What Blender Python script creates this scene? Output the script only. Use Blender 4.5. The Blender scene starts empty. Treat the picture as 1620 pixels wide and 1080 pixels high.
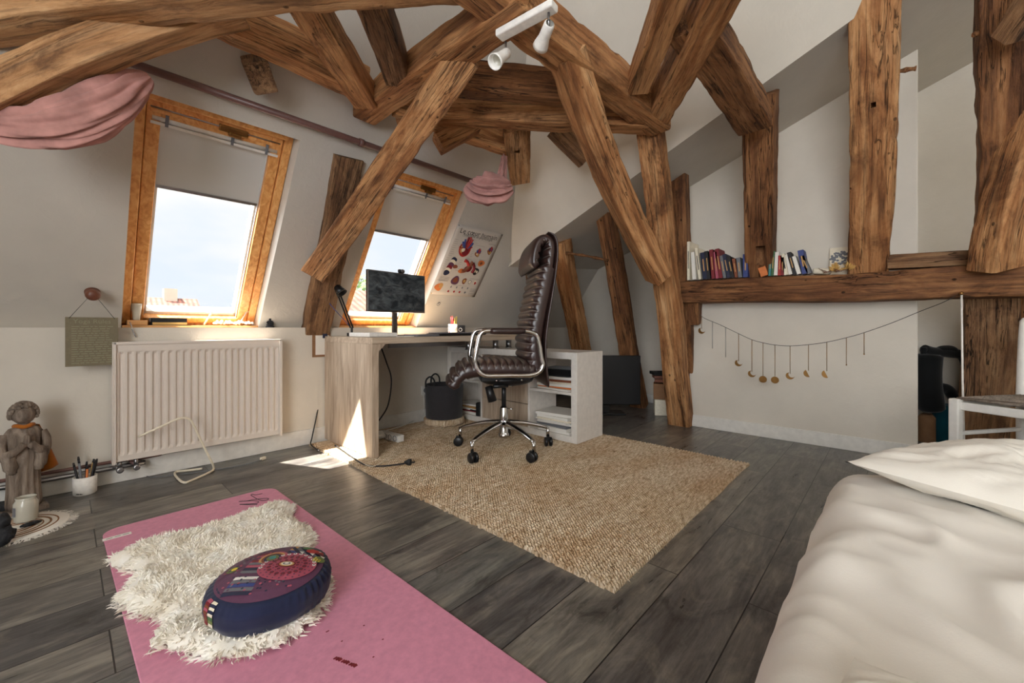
import bpy, math, random
from mathutils import Vector, Matrix, noise
from mathutils.kdtree import KDTree
random.seed(7)
V = Vector
SC = bpy.context.scene
COL = SC.collection
# ---------------------------------------------------------------- camera
CAMZ = 0.77; FPX = 655.0; CU, CV = 810.0, 518.0
F = V((0.7346, 0.6785, 0)); R = V((0.6785, -0.7346, 0)); UP = V((0, 0, 1)); CAM = V((0, 0, CAMZ))
cd = bpy.data.cameras.new('camera'); cam = bpy.data.objects.new('camera', cd); COL.objects.link(cam)
cd.sensor_width = 36; cd.lens = 36 * FPX / 1620; cd.shift_y = (CV - 540) / 1620; cd.clip_start = 0.02; cd.clip_end = 500
m = Matrix((R, UP, -F)).transposed().to_4x4(); m.translation = CAM; cam.matrix_world = m
SC.camera = cam
# ---------------------------------------------------------------- light
SC.view_settings.view_transform = 'Standard'; SC.view_settings.look = 'None'
SC.view_settings.gamma = 1; SC.view_settings.use_curve_mapping = False
SC.view_settings.exposure = 2.95
SC.cycles.use_denoising = True
SC.cycles.max_bounces = 9; SC.cycles.diffuse_bounces = 6; SC.cycles.glossy_bounces = 4
SC.cycles.transparent_max_bounces = 12; SC.cycles.transmission_bounces = 6
SC.cycles.caustics_reflective = False; SC.cycles.caustics_refractive = False
SC.cycles.sample_clamp_indirect = 6
SUN_DIR = V((0.44, -0.24, -1.0)); SUN_E = 4.2; SKY_E = 1.5; SKY_W = 0.135

W = bpy.data.worlds.new('sky'); SC.world = W; W.use_nodes = True
nt = W.node_tree; nt.nodes.clear()
wo = nt.nodes.new('ShaderNodeOutputWorld'); bg = nt.nodes.new('ShaderNodeBackground')
tc = nt.nodes.new('ShaderNodeTexCoord'); mp = nt.nodes.new('ShaderNodeMapping'); mp.inputs['Scale'].default_value = (1.5, 1.5, 4)
nz = nt.nodes.new('ShaderNodeTexNoise'); nz.inputs['Scale'].default_value = 1.6; nz.inputs['Detail'].default_value = 6
cr = nt.nodes.new('ShaderNodeValToRGB'); cr.color_ramp.elements[0].position = .42; cr.color_ramp.elements[0].color = (.80, .88, .97, 1)
cr.color_ramp.elements[1].position = .60; cr.color_ramp.elements[1].color = (.98, .98, .97, 1)
# clear blue sky on the window side, extra brightness added on the unseen side
dp = nt.nodes.new('ShaderNodeVectorMath'); dp.operation = 'DOT_PRODUCT'; dp.inputs[1].default_value = (-.76, -.65, 0)
mr = nt.nodes.new('ShaderNodeMapRange'); mr.interpolation_type = 'SMOOTHSTEP'; mr.inputs['From Min'].default_value = -.25; mr.inputs['From Max'].default_value = .35
mr.inputs['To Min'].default_value = SKY_W; mr.inputs['To Max'].default_value = SKY_E
nt.links.new(tc.outputs['Generated'], dp.inputs[0]); nt.links.new(dp.outputs['Value'], mr.inputs['Value']); nt.links.new(mr.outputs['Result'], bg.inputs['Strength'])
for a, b in ((tc.outputs['Generated'], mp.inputs['Vector']), (mp.outputs['Vector'], nz.inputs['Vector']), (nz.outputs['Fac'], cr.inputs['Fac']),
             (cr.outputs['Color'], bg.inputs['Color']), (bg.outputs['Background'], wo.inputs['Surface'])):
    nt.links.new(a, b)
sl = bpy.data.lights.new('sun', 'SUN'); sl.energy = SUN_E; sl.angle = math.radians(0.6); sl.color = (1, .93, .82)
so = bpy.data.objects.new('sun', sl); COL.objects.link(so); so.rotation_euler = SUN_DIR.to_track_quat('-Z', 'Y').to_euler()
so.location = (0, 6, 8)

# ---------------------------------------------------------------- pixel helpers (photo frame 1620x1080)
def ray(u, v): return F + R * ((u - CU) / FPX) + UP * ((CV - v) / FPX)
def px(u, v, d): return CAM + ray(u, v) * d
def hit(u, v, n, c):
    r = ray(u, v); n = V(n); return CAM + r * ((c - n.dot(CAM)) / n.dot(r))
def onz(u, v, z=0.0): return hit(u, v, (0, 0, 1), z)
def onx(u, v, x): return hit(u, v, (1, 0, 0), x)
def ony(u, v, y): return hit(u, v, (0, 1, 0), y)
YW = 2.85; SY = 2.92; SK = 0.70               # knee wall, start of the slope, slope
def onc(u, v, off=0.0): return hit(u, v, (0, 1, SK), SY + SK * .77 + off)

# ---------------------------------------------------------------- mesh builder
class MB:
    def __init__(s): s.v = []; s.f = []; s.m = []; s.s = []; s.g = None
    def add(s, vs, fs, mi=0, sm=False):
        o = len(s.v); s.v += [V(p) for p in vs]
        for f in fs: s.f.append([i + o for i in f]); s.m.append(mi); s.s.append(sm)
        return s
    def box(s, c, size, rot=None, mi=0):
        c = V(c); h = V(size) / 2; Rm = rot if rot is not None else Matrix.Identity(3)
        vs = [c + Rm @ V((x * h.x, y * h.y, z * h.z)) for x in (-1, 1) for y in (-1, 1) for z in (-1, 1)]
        return s.add(vs, [(0, 1, 3, 2), (4, 6, 7, 5), (0, 4, 5, 1), (2, 3, 7, 6), (0, 2, 6, 4), (1, 5, 7, 3)], mi)
    def bb(s, x0, x1, y0, y1, z0, z1, mi=0):
        return s.box(((x0 + x1) / 2, (y0 + y1) / 2, (z0 + z1) / 2), (abs(x1 - x0), abs(y1 - y0), abs(z1 - z0)), None, mi)
    def rings(s, rs, mi=0, sm=True, caps=True, closed=False):
        n = len(rs[0]); vs = [p for r in rs for p in r]; fs = []
        N = len(rs); rng = range(N if closed else N - 1)
        for i in rng:
            j = (i + 1) % N
            for k in range(n): l = (k + 1) % n; fs.append((i * n + k, i * n + l, j * n + l, j * n + k))
        s.add(vs, fs, mi, sm)
        if caps and not closed:
            o = len(s.v) - len(vs)
            s.f.append([o + k for k in range(n)][::-1]); s.m.append(mi); s.s.append(False)
            s.f.append([o + (N - 1) * n + k for k in range(n)]); s.m.append(mi); s.s.append(False)
        return s
    def tube(s, pts, r, n=8, mi=0, closed=False, caps=True):
        pts = [V(p) for p in pts]; N = len(pts); rs = []; prev = None
        for i, p in enumerate(pts):
            if closed: t = pts[(i + 1) % N] - pts[i - 1]
            else: t = pts[min(i + 1, N - 1)] - pts[max(i - 1, 0)]
            t.normalize()
            if prev is None:
                a = t.orthogonal().normalized()
            else:
                a = prev - t * prev.dot(t)
                a = a.normalized() if a.length > 1e-6 else t.orthogonal().normalized()
            prev = a; b = t.cross(a); rr = r[i] if isinstance(r, (list, tuple)) else r
            rs.append([p + a * (math.cos(2 * math.pi * k / n) * rr) + b * (math.sin(2 * math.pi * k / n) * rr) for k in range(n)])
        return s.rings(rs, mi, True, caps, closed)
    def lathe(s, prof, c, n=24, mi=0, axis=None, caps=True):
        c = V(c); ax = V(axis or (0, 0, 1)).normalized(); a = ax.orthogonal().normalized() if abs(ax.z) < .99 else V((1, 0, 0)); b = ax.cross(a)
        rs = [[c + ax * z + (a * math.cos(2 * math.pi * k / n) + b * math.sin(2 * math.pi * k / n)) * max(r, 1e-4) for k in range(n)] for r, z in prof]
        return s.rings(rs, mi, True, caps)
    def grid(s, fn, nu, nv, mi=0, sm=True):
        vs = [fn(i / nu, j / nv) for i in range(nu + 1) for j in range(nv + 1)]
        fs = [(i * (nv + 1) + j, (i + 1) * (nv + 1) + j, (i + 1) * (nv + 1) + j + 1, i * (nv + 1) + j + 1) for i in range(nu) for j in range(nv)]
        return s.add(vs, fs, mi, sm)
    def prism(s, poly, M, t, mi=0, sm=False):
        n = len(poly); vs = [M @ V((x, y, 0)) for x, y in poly] + [M @ V((x, y, t)) for x, y in poly]
        fs = [tuple(range(n))[::-1], tuple(range(n, 2 * n))] + [(i, (i + 1) % n, n + (i + 1) % n, n + i) for i in range(n)]
        return s.add(vs, fs, mi, sm)
    def ell(s, c, r, rot=None, mi=0, nu=16, nv=10, fn=None):
        c = V(c); r = V(r) if hasattr(r, '__len__') else V((r, r, r)); Rm = rot if rot is not None else Matrix.Identity(3)
        rs = []
        for j in range(nv + 1):
            th = math.pi * min(max(j / nv, .004), .996); ring = []
            for k in range(nu):
                ph = 2 * math.pi * k / nu; q = V((math.sin(th) * math.cos(ph), math.sin(th) * math.sin(ph), math.cos(th)))
                if fn: q = q * fn(q)
                ring.append(c + Rm @ V((q.x * r.x, q.y * r.y, q.z * r.z)))
            rs.append(ring)
        return s.rings(rs, mi, True, True)
    def ico_sub(s): pass

def text_into(mb, txt, size, M, mi=0, align='CENTER', ext=0.0):
    cu = bpy.data.curves.new('t', 'FONT'); cu.body = txt; cu.size = size; cu.align_x = align; cu.align_y = 'CENTER'; cu.resolution_u = 2; cu.extrude = ext
    o = bpy.data.objects.new('t', cu); me = o.to_mesh()
    vs = [M @ v.co for v in me.vertices]; fs = [tuple(p.vertices) for p in me.polygons]
    mb.add(vs, fs, mi); o.to_mesh_clear(); bpy.data.objects.remove(o); bpy.data.curves.remove(cu)

def empty(name, loc, label=None, cat=None, group=None, kind=None):
    o = bpy.data.objects.new(name, None); COL.objects.link(o); o.location = V(loc); o.empty_display_size = .05
    tag(o, label, cat, group, kind); return o
def tag(o, label=None, cat=None, group=None, kind=None):
    if label: o['label'] = label
    if cat: o['category'] = cat
    if group: o['group'] = group
    if kind: o['kind'] = kind
    return o
def wloc(o):
    p = V((0, 0, 0))
    while o: p += o.location; o = o.parent
    return p
def build(mb, name, mats, parent=None, label=None, cat=None, group=None, kind=None, bevel=0, sub=0, solid=0, seg=2, smooth=None):
    if parent is not None: org = wloc(parent)
    else:
        xs = [p.x for p in mb.v]; ys = [p.y for p in mb.v]; zs = [p.z for p in mb.v]
        org = V(((min(xs) + max(xs)) / 2, (min(ys) + max(ys)) / 2, min(zs)))
    me = bpy.data.meshes.new(name); me.from_pydata([p - org for p in mb.v], [], mb.f)
    for mt in (mats if isinstance(mats, (list, tuple)) else [mats]): me.materials.append(mt)
    me.polygons.foreach_set('material_index', mb.m)
    me.polygons.foreach_set('use_smooth', [bool(x) for x in mb.s] if smooth is None else [smooth] * len(mb.s))
    if mb.g:
        a = me.attributes.new('gc', 'FLOAT_VECTOR', 'POINT'); a.data.foreach_set('vector', [c for g in mb.g for c in g])
    me.update()
    o = bpy.data.objects.new(name, me); COL.objects.link(o)
    if parent is not None: o.parent = parent
    else: o.location = org
    if solid:
        md = o.modifiers.new('solid', 'SOLIDIFY'); md.thickness = solid; md.offset = 0
    if bevel:
        md = o.modifiers.new('bevel', 'BEVEL'); md.width = bevel; md.segments = seg; md.limit_method = 'ANGLE'; md.angle_limit = math.radians(40); md.harden_normals = False
    if sub:
        md = o.modifiers.new('sub', 'SUBSURF'); md.levels = sub; md.render_levels = sub
    tag(o, label, cat, group, kind); return o
def copy_tree(o, delta, parent=None, **k):
    c = o.copy(); COL.objects.link(c); c.parent = parent
    if parent is None: c.location = o.location + V(delta)
    for ch in list(o.children): copy_tree(ch, delta, c)
    if parent is None: tag(c, **k)
    return c
def sm_path(pts, n=8):
    P = [V(p) for p in pts]; out = []
    for i in range(len(P) - 1):
        a = P[max(i - 1, 0)]; b = P[i]; c = P[i + 1]; d = P[min(i + 2, len(P) - 1)]
        for k in range(n):
            t = k / n; out.append(.5 * ((2 * b) + (c - a) * t + (2 * a - 5 * b + 4 * c - d) * t * t + (3 * b - a - 3 * c + d) * t ** 3))
    out.append(P[-1]); return out
def rotz(a): return Matrix.Rotation(a, 3, 'Z')
def frame(o, x, y, z=None):
    x = V(x).normalized(); y = V(y).normalized(); z = V(z).normalized() if z is not None else x.cross(y)
    M = Matrix((x, y, z)).transposed().to_4x4(); M.translation = V(o); return M

# ---------------------------------------------------------------- materials
def lin(c): return tuple((x / 255 / 12.92 if x / 255 <= .04045 else ((x / 255 + .055) / 1.055) ** 2.4) for x in c) + (1,)
class NT:
    def __init__(s, name):
        s.m = bpy.data.materials.new(name); s.m.use_nodes = True; s.t = s.m.node_tree; s.t.nodes.clear()
        s.out = s.n('ShaderNodeOutputMaterial'); s.b = s.n('ShaderNodeBsdfPrincipled'); s.l(s.b.outputs[0], s.out.inputs[0])
    def n(s, t, **k):
        x = s.t.nodes.new(t)
        for a, b in k.items():
            if a in x.inputs: x.inputs[a].default_value = b
            else: setattr(x, a, b)
        return x
    def l(s, a, b): s.t.links.new(a, b)
    def coord(s, kind='Object', scale=(1, 1, 1), rot=(0, 0, 0)):
        if kind == 'gc': t = s.n('ShaderNodeAttribute'); t.attribute_name = 'gc'; o = t.outputs['Vector']
        else: t = s.n('ShaderNodeTexCoord'); o = t.outputs[kind]
        mp = s.n('ShaderNodeMapping'); mp.inputs['Scale'].default_value = scale; mp.inputs['Rotation'].default_value = rot; s.l(o, mp.inputs['Vector']); return mp.outputs[0]
    def noise(s, vec, scale, detail=4, rough=.55, dist=0):
        x = s.n('ShaderNodeTexNoise'); x.inputs['Scale'].default_value = scale; x.inputs['Detail'].default_value = detail
        x.inputs['Roughness'].default_value = rough; x.inputs['Distortion'].default_value = dist; s.l(vec, x.inputs['Vector']); return x.outputs['Fac']
    def ramp(s, fac, stops):
        x = s.n('ShaderNodeValToRGB'); e = x.color_ramp.elements
        while len(e) < len(stops): e.new(.5)
        for i, (p, c) in enumerate(stops): e[i].position = p; e[i].color = c if len(c) == 4 else lin(c)
        s.l(fac, x.inputs['Fac']); return x.outputs['Color']
    def mix(s, fac, a, b, mode='MIX'):
        x = s.n('ShaderNodeMix'); x.data_type = 'RGBA'; x.blend_type = mode
        for i, val in ((0, fac), (6, a), (7, b)):
            if hasattr(val, 'links'): s.l(val, x.inputs[i])
            else: x.inputs[i].default_value = val
        return x.outputs[2]
    def math(s, op, a, b=0.0, c=None):
        x = s.n('ShaderNodeMath'); x.operation = op
        for i, val in enumerate((a, b) if c is None else (a, b, c)):
            if hasattr(val, 'links'): s.l(val, x.inputs[i])
            else: x.inputs[i].default_value = val
        return x.outputs[0]
    def bump(s, h, st=.3, dist=.01, prev=None):
        x = s.n('ShaderNodeBump'); x.inputs['Strength'].default_value = st; x.inputs['Distance'].default_value = dist
        s.l(h, x.inputs['Height'])
        if prev is not None: s.l(prev, x.inputs['Normal'])
        return x.outputs[0]
    def fin(s, col=None, rough=.5, metal=0, nrm=None, spec=None, **k):
        if col is not None:
            if hasattr(col, 'links'): s.l(col, s.b.inputs['Base Color'])
            else: s.b.inputs['Base Color'].default_value = col
        if hasattr(rough, 'links'): s.l(rough, s.b.inputs['Roughness'])
        else: s.b.inputs['Roughness'].default_value = rough
        s.b.inputs['Metallic'].default_value = metal
        if nrm is not None: s.l(nrm, s.b.inputs['Normal'])
        if spec is not None: s.b.inputs['Specular IOR Level'].default_value = spec
        for a, b in k.items(): s.b.inputs[a.replace('_', ' ')].default_value = b
        return s.m
def plain(name, c, rough=.5, metal=0, var=.06, scale=30, bump=.0, **k):
    t = NT(name); co = t.coord(); n = t.noise(co, scale, 3)
    c = lin(c); lo = tuple(max(0, x * (1 - var)) for x in c[:3]) + (1,); hi = tuple(min(1, x * (1 + var)) for x in c[:3]) + (1,)
    col = t.ramp(n, [(.3, lo), (.7, hi)])
    nr = t.bump(n, bump, .004) if bump else None
    return t.fin(col, rough, metal, nr, **k)
def plaster(name, c):
    t = NT(name); co = t.coord(); n1 = t.noise(co, 2.2, 5, .6); n2 = t.noise(co, 26, 5, .6, .6); n3 = t.noise(t.coord(scale=(1, 1, 1)), 7, 3, .5, 1.2)
    c = lin(c); col = t.ramp(n1, [(.3, tuple(x * .93 for x in c[:3]) + (1,)), (.7, tuple(min(1, x * 1.05) for x in c[:3]) + (1,))])
    b = t.bump(n2, .22, .006); b = t.bump(t.ramp(n3, [(.44, (0, 0, 0, 1)), (.5, (1, 1, 1, 1)), (.56, (0, 0, 0, 1))]), .07, .005, b)
    return t.fin(col, .75, 0, b, .25)
def oak(name, cs, crack=.7, bump=.55, stain=.35):
    t = NT(name); co = t.coord('gc'); a = t.coord('gc', (1.6, 15, 15)); b = t.coord('gc', (2.4, 60, 60))
    n1 = t.noise(a, 1.0, 7, .66, 1.3); n2 = t.noise(b, 1.0, 5, .7, .6); n3 = t.noise(t.coord('gc', (3.0, 6, 6)), 1.0, 6, .7, .6)
    col = t.ramp(n1, [(.22, cs[0]), (.42, cs[1]), (.6, cs[2]), (.8, cs[3])])
    col = t.mix(.62, col, t.ramp(n2, [(.34, (88, 60, 42)), (.52, (255, 246, 235))]), 'MULTIPLY')
    col = t.mix(min(1, stain + .35), col, t.ramp(n3, [(.34, (112, 84, 64)), (.47, (232, 220, 208)), (.6, (255, 255, 255))]), 'MULTIPLY')
    ck = t.noise(t.coord('gc', (1.1, 22, 22)), 1.3, 3, .5, 1.6)
    ckm = t.ramp(ck, [(.478, (1, 1, 1, 1)), (.492, (.02, .01, .01, 1)), (.504, (.02, .01, .01, 1)), (.516, (1, 1, 1, 1))])
    gate = t.ramp(t.noise(t.coord('gc', (1.2, 4, 4)), 1.4, 2), [(.44, (1, 1, 1, 1)), (.50, (0, 0, 0, 1))])
    ckm = t.mix(1.0, ckm, gate, 'LIGHTEN')
    vo = t.n('ShaderNodeTexVoronoi'); vo.inputs['Scale'].default_value = 9; t.l(t.coord('gc', (.8, 1, 1)), vo.inputs['Vector'])
    hole = t.ramp(vo.outputs['Distance'], [(.045, (0, 0, 0, 1)), (.075, (1, 1, 1, 1))])
    msk = t.mix(1.0, ckm, hole, 'MULTIPLY')
    col = t.mix(crack, col, t.mix(1.0, msk, (1, 1, 1, 1), 'MULTIPLY'), 'MULTIPLY')
    nb = t.bump(n2, bump, .010); nb = t.bump(n1, bump, .02, nb); nb = t.bump(n3, bump * .7, .02, nb); nb = t.bump(msk, bump, .02, nb)
    return t.fin(col, .68, 0, nb, .3)
M = {}
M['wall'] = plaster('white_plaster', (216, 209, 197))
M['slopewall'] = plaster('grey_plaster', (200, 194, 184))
M['trimwhite'] = plain('white_paint', (225, 222, 216), .45)
M['oak'] = oak('honey_oak', [(110, 72, 46), (176, 126, 84), (214, 168, 120), (236, 202, 160)])
M['oakpale'] = oak('pale_oak', [(124, 90, 60), (182, 140, 98), (210, 172, 130), (230, 202, 166)], .55)
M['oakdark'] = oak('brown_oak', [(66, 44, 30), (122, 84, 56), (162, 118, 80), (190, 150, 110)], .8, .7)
M['oakgrey'] = oak('weathered_oak', [(88, 66, 48), (134, 102, 76), (170, 136, 102), (200, 172, 138)], .8, .8)
M['pine'] = plain('x', (200, 150, 90))
def pine():
    t = NT('varnished_pine'); n = t.noise(t.coord(scale=(6, 6, 1.5)), 5, 5, .6, 1.5); n2 = t.noise(t.coord(scale=(90, 8, 8)), 3, 3)
    col = t.ramp(n, [(.3, (192, 126, 66)), (.5, (220, 158, 92)), (.7, (236, 184, 120))]); return t.fin(col, .38, 0, t.bump(n, .08, .003))
M['pine'] = pine()
def floor_mat():
    t = NT('grey_plank_floor'); tcn = t.n('ShaderNodeTexCoord'); mp = t.n('ShaderNodeMapping'); mp.inputs['Location'].default_value = (.37, .07, 0); t.l(tcn.outputs['Object'], mp.inputs[0])
    br = t.n('ShaderNodeTexBrick'); br.offset = .37; br.inputs['Color1'].default_value = (0, 0, 0, 1); br.inputs['Color2'].default_value = (1, 1, 1, 1); br.inputs['Mortar'].default_value = (.5, .5, .5, 1)
    br.inputs['Scale'].default_value = 1; br.inputs['Brick Width'].default_value = 1.22; br.inputs['Row Height'].default_value = .195; br.inputs['Mortar Size'].default_value = .0018; br.inputs['Bias'].default_value = 0
    t.l(mp.outputs[0], br.inputs['Vector'])
    # per plank offset of the grain
    sep = t.n('ShaderNodeVectorMath'); sep.operation = 'MULTIPLY_ADD'; t.l(br.outputs['Color'], sep.inputs[0]); sep.inputs[1].default_value = (7, 13, 5); t.l(mp.outputs[0], sep.inputs[2])
    g = t.n('ShaderNodeMapping'); g.inputs['Scale'].default_value = (1.6, 9, 1); t.l(sep.outputs[0], g.inputs[0])
    n1 = t.noise(g.outputs[0], 1.3, 8, .62, 1.0)
    g2 = t.n('ShaderNodeMapping'); g2.inputs['Scale'].default_value = (5, 60, 1); t.l(sep.outputs[0], g2.inputs[0]); n2 = t.noise(g2.outputs[0], 1.6, 5, .65, .5)
    g3 = t.n('ShaderNodeMapping'); g3.inputs['Scale'].default_value = (2.2, 5, 1); t.l(sep.outputs[0], g3.inputs[0]); n3 = t.noise(g3.outputs[0], 2.4, 7, .7, .8)
    col = t.ramp(n1, [(.26, (84, 81, 80)), (.42, (112, 109, 107)), (.56, (138, 134, 129)), (.72, (162, 157, 148)), (.85, (184, 178, 166))])
    tint = t.ramp(br.outputs['Color'], [(.0, (176, 176, 182)), (.35, (228, 226, 224)), (.65, (255, 250, 240)), (1, (196, 206, 208))])
    col = t.mix(.9, col, tint, 'MULTIPLY')
    col = t.mix(.5, col, t.ramp(n2, [(.3, (110, 104, 98)), (.62, (255, 255, 255))]), 'MULTIPLY')
    col = t.mix(.8, col, t.ramp(n3, [(.50, (0, 0, 0, 1)), (.70, (104, 98, 84))]), 'SCREEN')
    col = t.mix(.65, col, t.ramp(n3, [(.30, (80, 74, 70)), (.46, (255, 255, 255))]), 'MULTIPLY')
    col = t.mix(br.outputs['Fac'], col, (.018, .016, .015, 1))
    rg = t.math('MULTIPLY_ADD', n1, .22, .20)
    nb = t.bump(n2, .10, .003); nb = t.bump(t.math('SUBTRACT', 1, br.outputs['Fac']), .5, .003, nb)
    return t.fin(col, rg, 0, nb, .5)
M['floor'] = floor_mat()
def deskwood():
    t = NT('sonoma_oak_laminate'); a = t.coord(scale=(9, 9, .9)); n = t.noise(a, 3, 6, .65, .6); n2 = t.noise(t.coord(scale=(60, 60, 2)), 3, 3)
    col = t.ramp(n, [(.3, (160, 138, 118)), (.48, (192, 172, 150)), (.6, (208, 190, 168)), (.75, (222, 206, 186))])
    col = t.mix(.3, col, t.ramp(n2, [(.3, (150, 130, 110)), (.6, (255, 255, 255))]), 'MULTIPLY'); return t.fin(col, .5)
M['desk'] = deskwood()
def deskwoodx():
    t = NT('sonoma_oak_laminate_top'); a = t.coord(scale=(.9, 9, 9)); n = t.noise(a, 3, 6, .65, .6)
    col = t.ramp(n, [(.3, (160, 138, 118)), (.48, (190, 170, 148)), (.6, (206, 188, 166)), (.75, (220, 204, 184))]); return t.fin(col, .42)
M['deskx'] = deskwoodx()
M['lamwhite'] = plain('white_laminate', (228, 222, 214), .42)
M['chrome'] = plain('chrome', (215, 215, 215), .12, 1.0, .02)
M['steel'] = plain('brushed_steel', (165, 165, 168), .3, 1.0, .03)
M['black'] = plain('black_plastic', (22, 22, 24), .4)
M['blackmat'] = plain('black_matt', (16, 16, 17), .75)
M['rubber'] = plain('dark_rubber', (28, 28, 30), .6)
def leather():
    t = NT('brown_leather'); n = t.noise(t.coord(), 90, 3, .5); n1 = t.noise(t.coord(), 6, 3)
    col = t.ramp(n1, [(.3, (44, 30, 28)), (.7, (66, 46, 42))]); return t.fin(col, .32, 0, t.bump(n, .12, .002), .6)
M['leather'] = leather()
M['ribglint'] = plain('pale_rib_highlight', (150, 140, 132), .5)  # pale colour painted for the highlights along the leather ribs
M['radiator'] = plain('cream_enamel', (222, 212, 202), .35, 0, .02)
M['pink'] = plain('pink_foam_mat', (218, 146, 172), .62, 0, .08, 60, .12)
M['pinkfab'] = None
def cloth(name, c, var=.1, sc=4, rough=.9, thread=.15, sheen=.2):
    t = NT(name); n = t.noise(t.coord(), sc, 4, .6); n2 = t.noise(t.coord(scale=(1, 1, 1)), 420, 2); c = lin(c)
    col = t.ramp(n, [(.3, tuple(x * (1 - var) for x in c[:3]) + (1,)), (.7, tuple(min(1, x * (1 + var)) for x in c[:3]) + (1,))])
    t.b.inputs['Sheen Weight'].default_value = sheen
    return t.fin(col, rough, 0, t.bump(n2, thread, .001), .2)
M['linen'] = cloth('cream_linen', (228, 223, 215), .05, 5)
M['pillow'] = cloth('ivory_cotton', (232, 227, 217), .05, 6)
M['curtain'] = cloth('rose_cotton', (186, 136, 128), .35, 7)
M['curtaininner'] = cloth('pale_rose_cotton', (214, 184, 176), .08, 9)
M['navy'] = cloth('navy_cotton', (34, 40, 66), .15, 14)
M['felt'] = cloth('charcoal_felt', (52, 50, 52), .1, 30)
M['teal'] = cloth('teal_fabric', (22, 92, 108), .15, 10)
M['darkbag'] = cloth('black_nylon', (15, 17, 18), .2, 10)
M['mustard'] = cloth('mustard_scarf', (168, 98, 32), .12, 12)
M['blind'] = cloth('grey_blind_fabric', (204, 205, 203), .02, 3, .8, .05, 0)
M['stone'] = None
def stone(name, cs, sc=(7, 7, 1.2)):
    t = NT(name); n = t.noise(t.coord(scale=sc), 5, 7, .65, .7); n2 = t.noise(t.coord(), 60, 5)
    col = t.ramp(n, [(.3, cs[0]), (.5, cs[1]), (.72, cs[2])]); nb = t.bump(n, .6, .01); nb = t.bump(n2, .4, .004, nb); return t.fin(col, .85, 0, nb, .2)
M['stone'] = stone('carved_grey_stone', [(78, 66, 58), (124, 110, 98), (164, 150, 136)])
M['slate'] = stone('dark_slate', [(34, 35, 38), (52, 53, 56), (76, 76, 78)], (5, 5, 5))
def jute():
    t = NT('braided_jute'); a = t.coord(scale=(60, 60, 60)); n = t.noise(t.coord(scale=(26, 118, 1)), 1.0, 3, .65); n2 = t.noise(t.coord(scale=(1.2, 3, 1)), 1.6, 5, .6); n3 = t.noise(t.coord(scale=(120, 260, 100)), 1, 3)
    col = t.ramp(n, [(.26, (146, 120, 92)), (.42, (200, 176, 146)), (.58, (230, 212, 186)), (.78, (248, 238, 220))])
    col = t.mix(.55, col, t.ramp(n2, [(.36, (222, 196, 166)), (.6, (255, 255, 255))]), 'MULTIPLY')
    wv = t.n('ShaderNodeTexWave', wave_type='BANDS', bands_direction='X'); wv.inputs['Scale'].default_value = 22; wv.inputs['Distortion'].default_value = 5; wv.inputs['Detail'].default_value = 2; wv.inputs['Detail Scale'].default_value = 3; t.l(t.coord(), wv.inputs['Vector'])
    nb = t.bump(wv.outputs['Fac'], .8, .006); nb = t.bump(n, .5, .005, nb); nb = t.bump(n3, .5, .003, nb); return t.fin(col, .92, 0, nb, .15)
M['jute'] = jute()
def glass():
    t = NT('clear_pane'); tr = t.n('ShaderNodeBsdfTransparent'); gl = t.n('ShaderNodeBsdfGlossy'); gl.inputs['Roughness'].default_value = .02
    lw = t.n('ShaderNodeLayerWeight'); lw.inputs['Blend'].default_value = .12; mx = t.n('ShaderNodeMixShader'); t.l(t.math('MULTIPLY', lw.outputs['Fresnel'], .35), mx.inputs[0]); t.l(tr.outputs[0], mx.inputs[1]); t.l(gl.outputs[0], mx.inputs[2]); t.l(mx.outputs[0], t.out.inputs[0]); return t.m
M['pane'] = glass()
M['glass'] = plain('glassware', (240, 245, 245), .05, 0, 0, 1, 0, Transmission_Weight=.9, IOR=1.35)
M['screen'] = None
def screen():
    t = NT('black_screen_painted_reflection'); n = t.noise(t.coord(scale=(3, 3, 6)), 3, 5, .6, 1.5); col = t.ramp(n, [(.42, (44, 50, 55)), (.7, (104, 112, 116))])  # grey mottling puts the screen's reflection into its colour
    return t.fin(col, t.ramp(n, [(.4, (.3, .3, .3, 1)), (.6, (.5, .5, .5, 1))]), 0, None, .5)
M['screen'] = screen()
M['paper'] = plain('paper', (232, 228, 220), .7, 0, .02)
M['posterpaper'] = plain('poster_paper', (206, 198, 188), .6, 0, .02)
M['ink'] = plain('dark_ink', (32, 30, 34), .6)
M['greyink'] = plain('grey_ink', (150, 144, 138), .6)
for k, c in dict(red=(172, 44, 40), darkred=(122, 30, 40), blue=(56, 70, 130), orange=(214, 122, 62), brown=(128, 70, 44), tan=(196, 150, 92), cream=(232, 222, 200), tealp=(60, 130, 130), olive=(112, 124, 70), rose=(176, 84, 104), plum=(96, 58, 84), white=(235, 232, 226), greyp=(110, 112, 118), navyp=(34, 40, 66), yellow=(230, 200, 70), green=(70, 110, 70), signgreen=(118, 108, 84), gold=(200, 160, 92)).items():
    M[k] = plain(k + '_paint', c, .6, 0, .08, 60)
M['brass'] = plain('aged_brass', (150, 114, 68), .35, 1, .1)
M['signtext'] = plain('faded_sign_text', (138, 136, 108), .6)
M['darkwood'] = plain('turned_dark_wood', (112, 66, 48), .4, 0, .2, 20)
M['rod'] = plain('mauve_brown_rod', (112, 80, 74), .35, 0, .05)
M['pinewood'] = plain('light_beech', (206, 156, 100), .45, 0, .08, 12)
M['card'] = plain('brown_card', (142, 104, 72), .8, 0, .08)
M['wax'] = plain('pale_wax', (222, 206, 176), .4)
M['frost'] = plain('frosted_jar_glass', (232, 228, 212), .2, 0, .04, 20, 0, Transmission_Weight=.35)
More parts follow.
